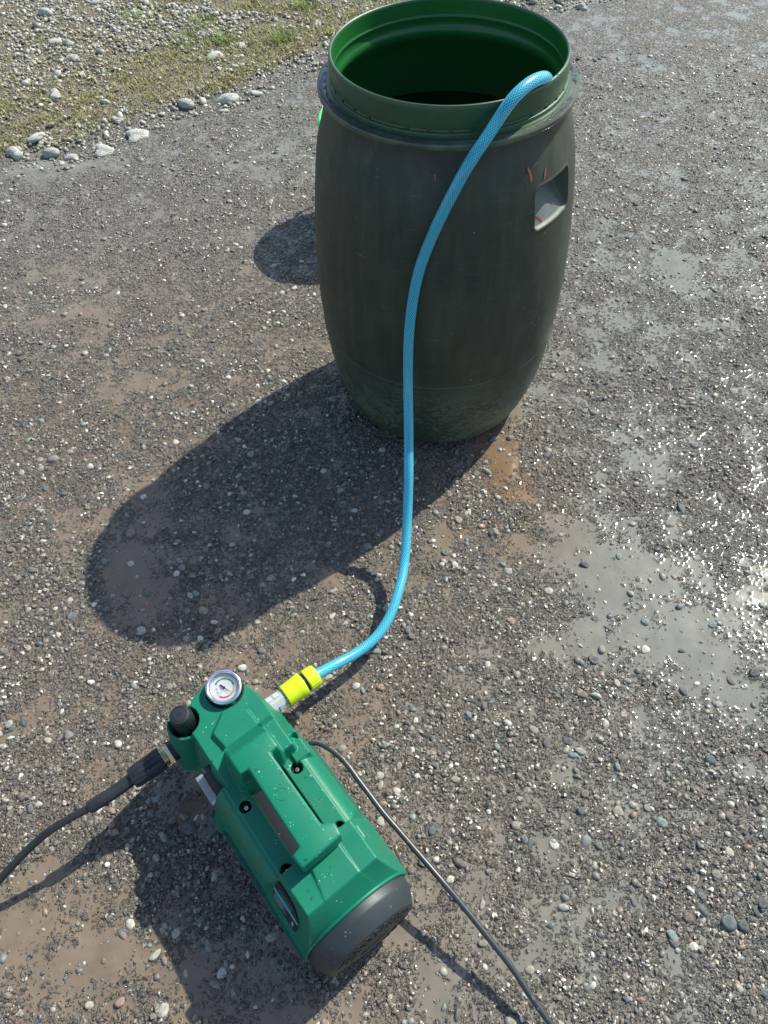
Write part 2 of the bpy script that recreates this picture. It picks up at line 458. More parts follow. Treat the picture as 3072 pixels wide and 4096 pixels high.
    s.l(r, s.b.inputs["Roughness"]); s.b.inputs["Specular IOR Level"].default_value = .5
    hh = s.math('ADD', s.math('MULTIPLY', hA, 1.0), s.math('MULTIPLY', hB, .75))
    hh = s.math('ADD', hh, s.math('MULTIPLY', s.noise(v, 900, 3, .7), .5))
    hh = s.math('MULTIPLY', hh, stone)
    hh = s.math('ADD', hh, s.math('MULTIPLY', s.noise(v, 60, 3), .06))
    s.l(s.bump(hh, 1.0, .0030), s.b.inputs["Normal"])
    o = obj("ground", me, s.m); tag(o, "wet muddy gravel yard with puddles, pale pebbles and dark grit", kind="structure")
    return o
ground = build_ground()

# ------------------------------------------------------------------ pebbles
def ico(sub):
    bm = bmesh.new(); bmesh.ops.create_icosphere(bm, subdivisions=sub, radius=1.0)
    V = np.array([v.co[:] for v in bm.verts]); F = np.array([[v.index for v in f.verts] for f in bm.faces]); bm.free(); return V, F
ICO1 = ico(1); ICO2 = ico(2); ICO3 = ico(3)
def stone_shape(base, seed, rough=.16, ang=.5):
    V, F = base; r = np.random.default_rng(seed); V = V.copy()
    for _ in range(7):                                   # planar chips make worn facets
        n = r.normal(size=3); n /= np.linalg.norm(n); d = .62 + .3 * r.random()
        p = V @ n; V -= np.clip(p - d, 0, 1)[:, None] * n * (ang + .3 * r.random())
    for _ in range(4):
        n = r.normal(size=3) * 1.7; V *= (1 + rough * .5 * np.sin(V @ n + r.random() * 6))[:, None]
    return V, F
SHAPES = [stone_shape(ICO2, i) for i in range(10)]
SH1 = [stone_shape(ICO1, 40 + i, .12, .4) for i in range(8)]
SH3 = [stone_shape(ICO3, 80 + i, .30, .75) for i in range(6)]

def rotm(a, b, c):
    return np.array(Matrix.Rotation(a, 3, 'Z') @ Matrix.Rotation(b, 3, 'X') @ Matrix.Rotation(c, 3, 'Y'))

sp = N("pebble_stone")
oi = sp.new("ObjectInfo"); v = sp.coord()
PEBCOL = [(0, (.10, .105, .10)), (.12, (.15, .16, .15)), (.24, (.22, .21, .175)), (.36, (.11, .135, .14)), (.46, (.31, .29, .235)), (.58, (.17, .15, .12)),
          (.68, (.40, .385, .32)), (.80, (.29, .21, .16)), (.84, (.22, .26, .24)), (.93, (.52, .50, .43))]
base = sp.ramp(oi.outputs["Random"], PEBCOL, 'CONSTANT')
sp.l(sp.mix(1.0, base, sp.ramp(sp.noise(v, 1.6, 5, .65), [(.3, .62), (.7, 1.3)]), 'MULTIPLY'), sp.b.inputs["Base Color"])
sp.b.inputs["Roughness"].default_value = .38
sp.l(sp.bump(sp.noise(v, 9, 4), .4, .05), sp.b.inputs["Normal"])
M_pebble = sp.m
ss = N("loose_gravel_stone")
at = ss.new("Attribute", attribute_name="Col"); v = ss.coord()
ss.l(ss.mix(1.0, at.outputs["Color"], ss.ramp(ss.noise(v, 160, 4, .7), [(.3, .72), (.7, 1.25)]), 'MULTIPLY'), ss.b.inputs["Base Color"])
ss.b.inputs["Roughness"].default_value = .5; ss.l(ss.bump(ss.noise(v, 500, 3), .5, .0006), ss.b.inputs["Normal"])
M_gravel = ss.m

def joined_stones(name, specs, shapes, mat, parent=None):
    """specs: list of (x,y,z,sx,sy,sz,rz,rx,ry,color) -> one mesh"""
    Vs, Fs, Cs = [], [], []; off = 0
    for k, (x, y, z, sx, sy, sz, a, b, c, col) in enumerate(specs):
        V, F = shapes[k % len(shapes)]
        R = rotm(a, b, c); W = (V * (sx, sy, sz)) @ R.T + (x, y, z)
        Vs.append(W); Fs.append(F + off); off += len(V); Cs.append(np.broadcast_to(col, (len(V), 3)))
    me = np_mesh(name, np.concatenate(Vs), np.concatenate(Fs)); add_col(me, np.concatenate(Cs))
    return obj(name, me, mat, parent)

COLS = np.array([(.10, .10, .09), (.16, .16, .145), (.23, .22, .18), (.12, .14, .14), (.31, .29, .235), (.18, .16, .125), (.40, .385, .32), (.27, .19, .135), (.22, .25, .22), (.50, .485, .42)])
CW = np.cumsum([9, 11, 14, 9, 15, 11, 14, 4, 7, 9.]); CW /= CW[-1]
def rcol(): return COLS[min(int(np.searchsorted(CW, rng.random())), 9)] * (.85 + .3 * rng.random())

BX, BY = 0.14399869, 1.40365516
EU = np.array([.587, -.8096]); PV = np.array([.8096, .587])
def in_machine(x, y, m=.03):
    q = np.array([x, y]); u = q @ EU + .4; w = q @ PV - .055
    return -.10 - m < u < .24 + m and abs(w) < .085 + m
peb = []
while len(peb) < 12500:
    y = -.05 + 3.3 * rng.random() ** 1.15; hw = .78 + .32 * max(y, 0); x = (rng.random() * 2 - 1) * hw
    if verge(np.array([x]), np.array([y]))[0] > -.02: continue
    if math.hypot(x - BX, y - BY) < .225 or in_machine(x, y) or math.hypot(x - .03, y - 2.18) < .14: continue
    r = .0019 + .0095 * rng.random() ** 5.0
    if rng.random() > .35 + .9 * float(sstep(.38, .6, fbm(np.array([x * 5]), np.array([y * 5]), 123, 3))[0]): continue
    if rng.random() < .018: r *= 1.5
    vis = abs(x) < .60 + .30 * y and y > .05
    peb.append((r / (1 + .25 * y) * (1 if vis else .2), x, y, r))
peb.sort(reverse=True)
PX = np.array([p[1] for p in peb]); PY = np.array([p[2] for p in peb])
bz, pud = base_height(PX, PY); gz = np.maximum(bz, pud - .0012)
# large pale pebbles that the photo shows at known spots
pebble_me = []
for k, (V, F) in enumerate(SHAPES):
    me = np_mesh("pebble", V, F); me.materials.append(M_pebble); pebble_me.append(me)
rest = []
for i, (_, x, y, r) in enumerate(peb):
    asp = .5 + .45 * rng.random(); th = rng.random() * 6.28; tx = rng.normal() * .22; ty = rng.normal() * .18
    hz = r * (.42 + .28 * rng.random()); z = gz[i] + hz * (-.15 + .3 * rng.random())
    if i < 298:
        o = bpy.data.objects.new("pebble", pebble_me[i % 10]); link(o, ground)
        o.location = (x, y, z); o.scale = (r, r * asp, hz); o.rotation_euler = (tx, ty, th)
    else: rest.append((x, y, z, r, r * asp, hz, th, tx, ty, rcol() * .85))
o = joined_stones("small_pebbles", rest[:2600], SHAPES, M_gravel, ground); tag(o, kind="stuff")
o = joined_stones("pebble_grit", rest[2600:], SH1, M_gravel, ground); tag(o, kind="stuff")

SHC = [stone_shape(ICO1, 140 + i, .25, .8) for i in range(12)]
n = 105000; cy = -.1 + 3.3 * rng.random(n) ** 1.2; cx = (rng.random(n) * 2 - 1) * (.80 + .32 * np.clip(cy, 0, None))
ok = (verge(cx, cy) < -.01) & (np.hypot(cx - BX, cy - BY) > .215); cx, cy = cx[ok], cy[ok]
bz, pd = base_height(cx, cy); lift = bz + .0004 - (pd - .0012)
ok = rng.random(len(cx)) < np.clip(.10 + lift * 330, .05, 1); cx, cy, bz, pd = cx[ok][:31000], cy[ok][:31000], bz[ok], pd[ok]
chips = []
for i in range(len(cx)):
    r = .0024 + .0048 * rng.random() ** 2.2; z = max(bz[i] + .0009, pd[i] - .0014)
    cc = (pal(np.array([rng.random() ** .8]))[0] * (.85 + .75 * rng.random()) + .012) * np.array([1.03, 1.0, .95])
    chips.append((cx[i], cy[i], z, r, r * (.5 + .4 * rng.random()), r * (.38 + .25 * rng.random()), rng.random() * 6.28, rng.normal() * .35, rng.normal() * .35, cc))
sc_ = N("wet_stone_chip"); at = sc_.new("Attribute", attribute_name="Col"); v = sc_.coord()
sc_.l(sc_.mix(1.0, at.outputs["Color"], sc_.ramp(sc_.noise(v, 300, 4, .7), [(.3, .75), (.7, 1.3)]), 'MULTIPLY'), sc_.b.inputs["Base Color"])
sc_.b.inputs["Roughness"].default_value = .22; sc_.l(sc_.bump(sc_.noise(v, 600, 3), .6, .0008), sc_.b.inputs["Normal"])
o = joined_stones("stone_chips", chips, SHC, sc_.m, ground); tag(o, kind="stuff"); o.data.polygons.foreach_set("use_smooth", [False] * len(o.data.polygons))

# ------------------------------------------------------------------ gravel verge
vs_spec = []; tries = 0
while len(vs_spec) < 17000 and tries < 160000:
    tries += 1
    x = -1.85 + 3.9 * rng.random(); y = 2.4 + 2.2 * rng.random()
    if abs(x) > .72 + .32 * y: continue
    d = verge(np.array([x]), np.array([y]))[0]
    if d < -.10: continue
    if d < .02 and rng.random() > .55: continue
    dens = .10 + .9 * float(sstep(.42, .55, fbm(np.array([x * 2.4]), np.array([y * 3.2]), 63, 3))[0]) * (.35 if .12 < d < .5 else 1) + (.5 if d < .10 else 0)
    if rng.random() > dens: continue
    r = .0040 + .0078 * rng.random() ** 2.4
    if rng.random() < .02: r *= 1.9
    c = rcol() * .75 + np.array([.065, .062, .045]) + np.array([.12, .115, .09]) * rng.random() ** 2
    zb = .02 * float(sstep(-.02, .15, np.array([d]))[0]) + .03 * min(max(d, 0), 1)
    vs_spec.append((x, y, zb + r * .25 + .002 * rng.random(), r, r * (.6 + .4 * rng.random()), r * (.45 + .3 * rng.random()), rng.random() * 6.28, rng.normal() * .35, rng.normal() * .35, c))
vs_spec.sort(key=lambda s: -s[3])
nbig = 2200
g = joined_stones("verge_gravel", vs_spec[:nbig], SHAPES, M_gravel)
g2 = joined_stones("fine_gravel", vs_spec[nbig:], SH1, M_gravel)
tag(g, "loose pale round gravel heaped on the verge at the yard's upper left edge", "gravel", kind="stuff")
tag(g2, "fine grey gravel chips filling between the larger stones of the verge", "gravel", kind="stuff")

sm = N("pale_limestone")
v = sm.coord(); oi = sm.new("ObjectInfo")
b1 = sm.mix(oi.outputs["Random"], (.42, .42, .37), (.58, .57, .50))
mott = sm.ramp(sm.noise(v, 2.2, 6, .7), [(.35, .62), (.6, 1.1)])
sm.l(sm.mix(1.0, b1, mott, 'MULTIPLY'), sm.b.inputs["Base Color"]); sm.b.inputs["Roughness"].default_value = .6
sm.l(sm.bump(sm.noise(v, 7, 5), .5, .06), sm.b.inputs["Normal"])
M_lime_stone = sm.m
big_me = []
for V, F in SH3:
    me = np_mesh("stone", V, F); me.materials.append(M_lime_stone); big_me.append(me)
STONES = [(-.666, 2.905, .084, "long white oval stone lying at the verge edge, largest of the edge stones"),
          (-.52, 2.93, .077, "grey mottled rounded stone right beside the long white oval stone"),
          (-.818, 2.70, .074, "white domed stone standing alone in the dark yard below the verge edge"),
          (-.897, 2.79, .040, "small smooth pale stone just behind the white domed stone"),
          (-1.165, 2.68, .064, "pale broken stone upper one in the cluster near the left frame edge"),
          (-1.217, 2.60, .062, "pale flat stone closest to the left frame edge on the yard border"),
          (-1.097, 2.60, .069, "rough pale stone in the middle of the left edge cluster"),
          (-1.026, 2.575, .038, "small round pale stone at the right end of the left edge cluster"),
          (-.916, 2.605, .066, "thin tilted pale stone slab between the edge cluster and the domed stone"),
          (-.41, 2.975, .044, "small white stone at the verge edge nearest the barrel"),
          (-.524, 2.857, .033, "tiny white stone in front of the grey mottled stone"),
          (-1.146, 2.95, .067, "flat cream stone sunk in the short grass left of centre of the verge"),
          (-.957, 2.90, .040, "knobbly white stone in the grass above the small smooth stone"),
          (-.583, 3.22, .059, "yellowish flat stone in the grass above the long white oval stone"),
          (-.494, 3.31, .038, "round white stone in the gravel above the yellowish flat stone"),
          (-.495, 3.14, .035, "round grey stone right of the yellowish flat stone"),
          (-1.24, 3.38, .053, "chalky white stone, left of the touching pair in the gravel heap"),
          (-1.18, 3.36, .053, "greyish stone, right of the touching pair in the gravel heap"),
          (-1.334, 3.64, .064, "large smooth grey cobble near the top left corner"),
          (-1.146, 3.235, .046, "bluish white round stone below the touching pair"),
          (-.187, 3.49, .034, "tall pale pebble in the gravel just left of the barrel rim"),
          (-.661, 3.64, .038, "light blue grey round stone near the top of the verge"),
          (-1.145, 3.73, .048, "grey oval stone at the top of the verge right of the smooth cobble"),
          (.93, 3.60, .05, "white stone on the yard near the top right behind the barrel")]
for i, (x, y, w, lab) in enumerate(STONES):
    d = float(verge(np.array([x]), np.array([y]))[0])
    zb = .02 * float(sstep(-.02, .15, np.array([d]))[0]) + .03 * min(max(d, 0), 1)
    o = bpy.data.objects.new("stone", big_me[i % 6]); link(o)
    o.scale = (w * .54, w * (.34 + .12 * rng.random()), w * (.24 + .10 * rng.random())); o.location = (x, y, zb + w * .05)
    o.rotation_euler = (rng.normal() * .12, rng.normal() * .12, rng.normal() * .35)
    tag(o, lab, "stone", "pale stones along the verge")

# ------------------------------------------------------------------ grass
def blades(name, specs, parent=None):
    V, F, C = [], [], []
    for (x, y, z, h, w, az, lean, col) in specs:
        d = np.array([math.cos(az), math.sin(az), 0]); sd = np.array([-d[1], d[0], 0]) * w
        b = np.array([x, y, z]); m = b + d * lean * h * .35 + (0, 0, h * .6); t = b + d * lean * h + (0, 0, h * (1 - .3 * lean))
        k = len(V); V += [b - sd, b + sd, m + sd * .8, m - sd * .8, t, t + sd * .1]; F += [(k, k + 1, k + 2, k + 3), (k + 3, k + 2, k + 5, k + 4)]
        C += [col] * 6
    me = np_mesh(name, np.array(V), np.array(F), True); add_col(me, np.array(C)); return me
sgm = N("grass_blade"); at = sgm.new("Attribute", attribute_name="Col"); sgm.l(at.outputs["Color"], sgm.b.inputs["Base Color"])
sgm.b.inputs["Roughness"].default_value = .5
tr = sgm.new("BsdfTranslucent"); sgm.l(at.outputs["Color"], tr.inputs["Color"]); mx = sgm.new("MixShader"); mx.inputs[0].default_value = .35
sgm.l(sgm.b.outputs[0], mx.inputs[1]); sgm.l(tr.outputs[0], mx.inputs[2]); sgm.l(mx.outputs[0], sgm.out.inputs[0])
M_grass = sgm.m
gx = -1.9 + 4.2 * rng.random(150000); gy = 2.4 + 2.3 * rng.random(150000)
gd = verge(gx, gy); dens = np.clip(sstep(.56, .42, fbm(gx * 2.4, gy * 3.2, 63, 3)) + .8 * np.exp(-((gd - .30) / .2) ** 2) + .12, 0, 1) * sstep(.02, .10, gd)
dens = np.maximum(dens, .22 * (gd > .05)) * (.6 + .4 * sstep(1.2, .4, gd)) * sstep(.3, -.2, gx - .2) * (.35 + .9 * sstep(.4, .6, fbm(gx * 14, gy * 14, 19, 2)))
keep = (rng.random(len(gx)) < dens * .75) & (np.abs(gx) < .72 + .32 * gy)
gx, gy, gd = gx[keep], gy[keep], gd[keep]
GC = np.array([(.30, .30, .10), (.24, .27, .07), (.38, .35, .15), (.18, .23, .055), (.44, .38, .19)])
sp_ = []
for x, y, d in zip(gx, gy, gd):
    zb = .02 * (1 if d > .1 else .7) + .03 * min(max(d, 0), 1)
    h = .011 + .022 * rng.random() ** 2
    sp_.append((x, y, zb - .001, h, 0.0011 + .0010 * rng.random(), rng.random() * 6.28, .5 + .9 * rng.random(), GC[int(rng.random() * 5)] * (.8 + .4 * rng.random())))
o = obj("grass", blades("grass", sp_), M_grass); tag(o, "short yellow green grass and moss growing through the gravel verge", "grass", kind="stuff")
TUFTS = [(-.90, 3.60, .065, 150, "brightest and largest green grass tuft in the gravel heap"),
         (-1.17, 3.99, .045, 70, "green grass tuft at the top frame edge of the verge"),
         (-.66, 3.52, .04, 50, "small green tuft under the light blue grey stone"),
         (-.71, 3.38, .04, 50, "low tuft left of the round white stone in the gravel"),
         (-.56, 3.37, .04, 55, "leafy tuft touching the round white stone in the gravel"),
         (-.24, 3.66, .04, 60, "grass tuft nearest the barrel rim on the gravel"),
         (-.33, 3.36, .035, 60, "sparse tuft at the grassy verge edge left of the barrel")]
for x, y, s, n, lab in TUFTS:
    q = []
    for _ in range(2 * n):
        a = rng.random() * 6.28; rr = s * 1.2 * rng.random() ** .7
        px, py = rr * math.cos(a), rr * math.sin(a)
        q.append((px, py, 0, .018 + .034 * rng.random(), .0015, a + rng.normal() * .5, .4 + .8 * rng.random(), np.array((.21, .30, .07)) * (.6 + .7 * rng.random())))
    o = obj("grass_tuft", blades("grass_tuft", q), M_grass, None, (x, y, .028)); tag(o, lab, "grass tuft", "green tufts on the verge")

# ------------------------------------------------------------------ barrel
barrel = empty("barrel", (BX, BY, 0))
tag(barrel, "open dark green plastic barrel with mud stained body standing on the wet yard", "barrel")
PZ = [0.004, .012, .022, .04, .06, .1, .16, .25, .35, .42, .5, .58, .64, .685, .715, .741]
PR = [.192, .204, .2125, .221, .228, .240, .252, .260, .264, .2635, .258, .2495, .2405, .2285, .2195, .2150]
def rprof(z):
    # smooth interpolation
    return np.interp(z, ZS, RS)
_p = catmull([(r, 0, z) for z, r in zip(PZ, PR)], 12); ZS = np.array([p.z for p in _p]); RS = np.array([p.x for p in _p])

def build_barrel_body():
    A0, A1, Z0, Z1 = -54.5, -29.8, .572, .647
    zs = np.unique(np.round(np.concatenate([np.linspace(.012, .56, 110), np.linspace(.56, .66, 72), np.linspace(.66, .741, 28)]), 5))
    an = np.unique(np.round(np.concatenate([np.arange(-180, 180, 1.5), np.linspace(-58, -27, 94)]), 4))
    th = np.radians(an); TH, ZZ = np.meshgrid(th, zs)
    R = rprof(ZZ)
    aD = np.degrees(TH)
    # rounded rectangle distance in metres
    hx = math.radians((A1 - A0) / 2) * .247; cx = (A0 + A1) / 2
    X = np.radians(aD - cx) * .247; Y = ZZ - (Z0 + Z1) / 2; hy = (Z1 - Z0) / 2; rr = .011
    qx = np.abs(X) - hx + rr; qy = np.abs(Y) - hy + rr
    sd = np.hypot(np.maximum(qx, 0), np.maximum(qy, 0)) + np.minimum(np.maximum(qx, qy), 0) - rr
    inside = sstep(.0008, -.0035, sd)
    depth = .004 + .046 * np.clip((ZZ - Z0) / (Z1 - Z0), 0, 1) ** .9
    R = R - inside * depth
    R = R + .0012 * np.exp(-((sd - .002) / .003) ** 2) * (aD > -70) * (aD < -15)
    # parting line low on the body, slight dents
    R = R + .0016 * np.exp(-((ZZ - .243) / .0020) ** 2)
    R = R + .0016 * (fbm(np.cos(TH) * 3 + 9, ZZ * 7 + np.sin(TH) * 3, 21, 3) - .5)
    V = np.stack([R * np.cos(TH), R * np.sin(TH), ZZ], -1).reshape(-1, 3)
    nz, na = R.shape
    i = np.arange(nz - 1)[:, None] * na; j = np.arange(na)[None, :]; j2 = (j + 1) % na
    F = np.stack([i + j, i + j2, i + na + j2, i + na + j], -1).reshape(-1, 4)
    me = np_mesh("body", V, F); add_float(me, inside.reshape(-1), "recess"); return me
s = N("weathered_green_barrel"); v = s.coord()
sep = s.new("SeparateXYZ"); s.l(v, sep.inputs[0]); Z = sep.outputs[2]
vert = s.mapping(v, (14, 14, 2.0)); big = s.noise(v, 5, 5, .6); streak = s.noise(vert, 3.0, 5, .6)
base = s.mix(s.ramp(big, [(.35, 0.0), (.7, 1.0)]), (.014, .026, .016), (.028, .037, .022))
base = s.mix(s.ramp(streak, [(.45, 0.0), (.75, .75)]), base, (.050, .058, .038))
low = s.ramp(Z, [(.05, 1.0), (.30, 0.0)])
base = s.mix(s.math('MULTIPLY', low, .6), base, (.026, .046, .028))
sc = s.math('ADD', s.noise(s.mapping(v, (60, 60, 110)), 1.5, 7, .8, .3), s.math('MULTIPLY', s.math('SUBTRACT', s.noise(v, 7, 4), .5), .55))
base = s.mix(s.math('MULTIPLY', s.ramp(sc, [(.49, 0.0), (.56, 1.0)]), s.math('MULTIPLY', s.ramp(Z, [(.10, 1.0), (.27, 0.0)]), .9)), base, (.12, .145, .11))
sc2 = s.noise(s.mapping(v, (55, 55, 90)), 1.9, 6, .75)
base = s.mix(s.math('MULTIPLY', s.ramp(sc2, [(.62, 0.0), (.66, 1.0)]), s.math('MULTIPLY', s.ramp(Z, [(.11, 1.0), (.2, 0.0)]), .8)), base, (.012, .016, .012))
fl = s.new("TexVoronoi"); fl.inputs["Scale"].default_value = 75; s.l(v, fl.inputs["Vector"])
flm = s.math('LESS_THAN', fl.outputs["Distance"], s.math('MULTIPLY', s.ramp(s.noise(v, 12, 2), [(.52, 0.0), (.75, 1.0)]), .22))
base = s.mix(s.math('MULTIPLY', flm, .55), base, (.2, .2, .17))
scr = s.noise(s.mapping(v, (5, 5, 60)), 4, 3, .6); base = s.mix(s.math('MULTIPLY', s.ramp(scr, [(.66, 0.0), (.72, 1.0)]), .4), base, (.15, .15, .12))
sc3 = s.noise(s.mapping(v, (60, 60, 7)), 1.6, 4, .7); base = s.mix(s.math('MULTIPLY', s.ramp(sc3, [(.62, 0.0), (.74, 1.0)]), .5), base, (.085, .088, .066))
gr = s.noise(v, 9, 7, .75); base = s.mix(s.math('MULTIPLY', s.ramp(gr, [(.50, 0.0), (.68, 1.0)]), .45), base, (.056, .066, .044))
sm_ = s.new("SeparateXYZ"); s.l(s.mapping(v, (1, 1, 1)), sm_.inputs[0])
ln = s.math('LESS_THAN', s.math('ABSOLUTE', s.math('SUBTRACT', Z, .2465)), .0011); base = s.mix(s.math('MULTIPLY', ln, s.ramp(s.noise(v, 18, 3), [(.4, .1), (.6, .6)])), base, (.11, .12, .09))
rc = s.new('Attribute', attribute_name='recess'); base = s.mix(s.math('MULTIPLY', rc.outputs['Fac'], s.ramp(s.noise(v, 30, 5, .7), [(.3, .55), (.7, 1.0)])), base, (.105, .125, .115))
s.l(base, s.b.inputs["Base Color"])
s.l(s.math('ADD', s.math('MULTIPLY', s.noise(v, 25, 5), .28), .42), s.b.inputs["Roughness"])
bp = s.bump(s.noise(s.mapping(v, (1, 1, .25)), 120, 4), .12, .001)
s.l(s.bump(s.noise(v, 45, 6, .7), .12, .002, bp), s.b.inputs["Normal"])
M_barrel = s.m
body = obj("body", build_barrel_body(), M_barrel, barrel)
bm = lathe_bm([(0, .006), (.17, .004), (.190, .004), (.204, .012)], 96); bm_obj("base", bm, M_barrel, barrel)

s = N("green_rim_plastic"); v = s.coord()
base = s.mix(s.noise(v, 12, 4), (.016, .058, .024), (.026, .080, .034))
base = s.mix(s.math('MULTIPLY', s.ramp(s.noise(v, 40, 5, .7), [(.5, 0.0), (.8, 1.0)]), .35), base, (.09, .11, .08))
s.l(base, s.b.inputs["Base Color"]); s.b.inputs["Roughness"].default_value = .38
s.l(s.bump(s.noise(v, 60, 4), .08, .001), s.b.inputs["Normal"])
M_rim = s.m
s = N("green_inside_plastic"); v = s.coord()
base = s.mix(s.noise(v, 8, 4), (.011, .10, .020), (.018, .135, .028))
s.l(base, s.b.inputs["Base Color"]); s.b.inputs["Roughness"].default_value = .3
M_inside = s.m
s = N("muddy_flange_plastic"); v = s.coord()
base = s.mix(s.ramp(s.noise(v, 16, 6, .7), [(.4, 0.0), (.65, 1.0)]), (.045, .060, .042), (.10, .12, .085))
s.l(base, s.b.inputs["Base Color"])
s.l(s.ramp(s.noise(v, 14, 3), [(.4, .22), (.6, .5)]), s.b.inputs["Roughness"])
s.l(s.bump(s.noise(v, 50, 3), .1, .001), s.b.inputs["Normal"])
M_flange = s.m
# neck: outer wall and rounded lip
neck = [(.2140, .7505), (.2140, .7512), (.2095, .7516), (.2088, .7522), (.2086, .7570), (.2080, .7582), (.2052, .7590), (.2046, .7600), (.2044, .7630), (.2050, .7640), (.2064, .7648), (.2066, .772), (.2066, .793), (.2063, .7975), (.2050, .8000), (.2028, .8007), (.2008, .7997), (.1998, .797)]
bm_obj("neck", lathe_bm(neck, 160), M_rim, barrel, angle=32)
inner = [(.1998, .797), (.1994, .790), (.1992, .7735), (.1988, .7715), (.1978, .7705), (.1978, .7675), (.1990, .7655), (.1990, .756), (.1972, .7515), (.1955, .748), (.1948, .743), (.1956, .738), (.1985, .733), (.2065, .722), (.214, .708), (.222, .69), (.229, .665)]
bm_obj("inner_wall", lathe_bm(inner, 160), M_inside, barrel, angle=60)
def build_inner():
    an = np.radians(np.arange(0, 360, 2.0)); zs = np.concatenate([np.linspace(.665, .55, 24), np.linspace(.53, .05, 14)])
    TH, ZZ = np.meshgrid(an, zs); R = rprof(ZZ) - .0052
    aD = (np.degrees(TH) + 180) % 360 - 180
    ins = sstep(17, 13.5, np.abs(aD + 42.2)) * sstep(.560, .566, ZZ) * sstep(.664, .655, ZZ)
    R = R - ins * (.008 + .046 * np.clip((ZZ - .566) / .08, 0, 1))
    V = np.stack([R * np.cos(TH), R * np.sin(TH), ZZ], -1).reshape(-1, 3); nz, na = R.shape
    i = np.arange(nz - 1)[:, None] * na; j = np.arange(na)[None, :]; j2 = (j + 1) % na
    F = np.stack([i + j, i + na + j, i + na + j2, i + j2], -1).reshape(-1, 4)
    return np_mesh("inner_body", V, F)
obj("inner_body", build_inner(), M_inside, barrel)
fl_ = [(.2150, .7415), (.2200, .7408), (.2262, .7405), (.2282, .7412), (.2293, .7435), (.2296, .7470), (.2291, .7496), (.2280, .7508), (.2262, .7506), (.2140, .7503)]
bm_obj("flange", lathe_bm(fl_, 160), M_flange, barrel, angle=35)
# thread lugs round the neck
lug_me = None
for k in range(36):
    if k % 6 == 5: continue
    a = 2 * math.pi * k / 36 + .12
    if lug_me is None:
        bm = prism_bm([(-.013, -.0016), (.013, -.0016), (.013, -.0002), (.0045, -.0002), (.0028, .0056), (-.0012, .0056), (-.0028, -.0002), (-.013, -.0002)], 0, .0024, .0004, 1)
        lug_me = bpy.data.meshes.new("thread_lug"); bm.to_mesh(lug_me); bm.free(); lug_me.materials.append(M_rim)
        lug_me.polygons.foreach_set("use_smooth", [False] * len(lug_me.polygons))
    o = bpy.data.objects.new("thread_lug", lug_me); link(o, barrel)
    X = Vector((math.sin(a), -math.cos(a), 0)); Nn = Vector((math.cos(a), math.sin(a), 0)); Zv = Vector((0, 0, -1))
    Mx = Matrix((X, Zv, Nn)).transposed().to_4x4(); Mx.translation = Nn * .2040 + Vector((0, 0, .7640)); o.matrix_local = Mx
# red paint marks and scuffs, thin flakes laid on the surface
M_redmark = simple("red_paint_mark", (.36, .085, .08), .55)
def surf(a, z, off=.0008):
    r = float(rprof(np.array(z))) + off; t = math.radians(a); return (r * math.cos(t), r * math.sin(t), z)
def mark(pts, w, name="paint_mark", mat=M_redmark, off=.0016, depthf=None):
    P = [Vector(surf(a, z, off - (depthf(z) if depthf else 0))) for a, z in pts]
    V = []; F = []
    for i, p in enumerate(P):
        d = (P[min(i + 1, len(P) - 1)] - P[max(i - 1, 0)]).normalized(); n = Vector((p.x, p.y, 0)).normalized(); sd = d.cross(n).normalized()
        ww = w * (.35 if i in (0, len(P) - 1) else (.8 + .4 * random.random()))
        V += [p - sd * ww, p + n * .0003, p + sd * ww]
    for i in range(len(P) - 1):
        F += [(3 * i, 3 * i + 1, 3 * i + 4, 3 * i + 3), (3 * i + 1, 3 * i + 2, 3 * i + 5, 3 * i + 4)]
    return obj(name, np_mesh(name, V, F), mat, barrel)
mark([(-58.2, .690), (-57.9, .684), (-57.2, .678), (-56.9, .670), (-56.9, .664)], .0024)
mark([(-47.6, .675), (-48.2, .670), (-48.8, .664), (-49.2, .658)], .0018)
mark([(-99.6, .700), (-99.3, .695), (-99.5, .690)], .0016)
dp = lambda z: .004 + .046 * max(0, (z - .572) / .075) ** .9
mark([(-52.0, .594), (-50.8, .588), (-49.2, .582), (-48.6, .577)], .0026, off=.003, depthf=dp)
mark([(-38.5, .592), (-37.4, .586)], .0022, off=.003, depthf=dp)
# water lying on the flange
def arc_film(a0, a1, ri, ro, z, n=40, wob=.0012):
    V = []; F = []
    for i in range(n + 1):
        t = math.radians(a0 + (a1 - a0) * i / n); tp = math.sin(math.pi * i / n) ** .35
        mid = (ri + ro) / 2; hw = (ro - ri) / 2 * tp; wv = wob * math.sin(i * .9) + wob * .6 * math.sin(i * 2.3)
        for q, zz in ((-1, 0), (-.75, .0009), (0, .0012), (.75, .0009), (1, 0)):
            r = mid + q * hw + (wv if q < 0 else 0); V.append((r * math.cos(t), r * math.sin(t), z + zz * min(1, tp * 1.5)))
    for i in range(n):
        for k in range(4): F.append((5 * i + k, 5 * i + k + 1, 5 * i + k + 6, 5 * i + k + 5))
    return np_mesh("puddle_film", V, F)
for a0, a1 in ((-50, -22), (-12, 20), (165, 205)):
    fo = obj("puddle_film", arc_film(a0, a1, .2150, .2270, .7503), M_drop, barrel)
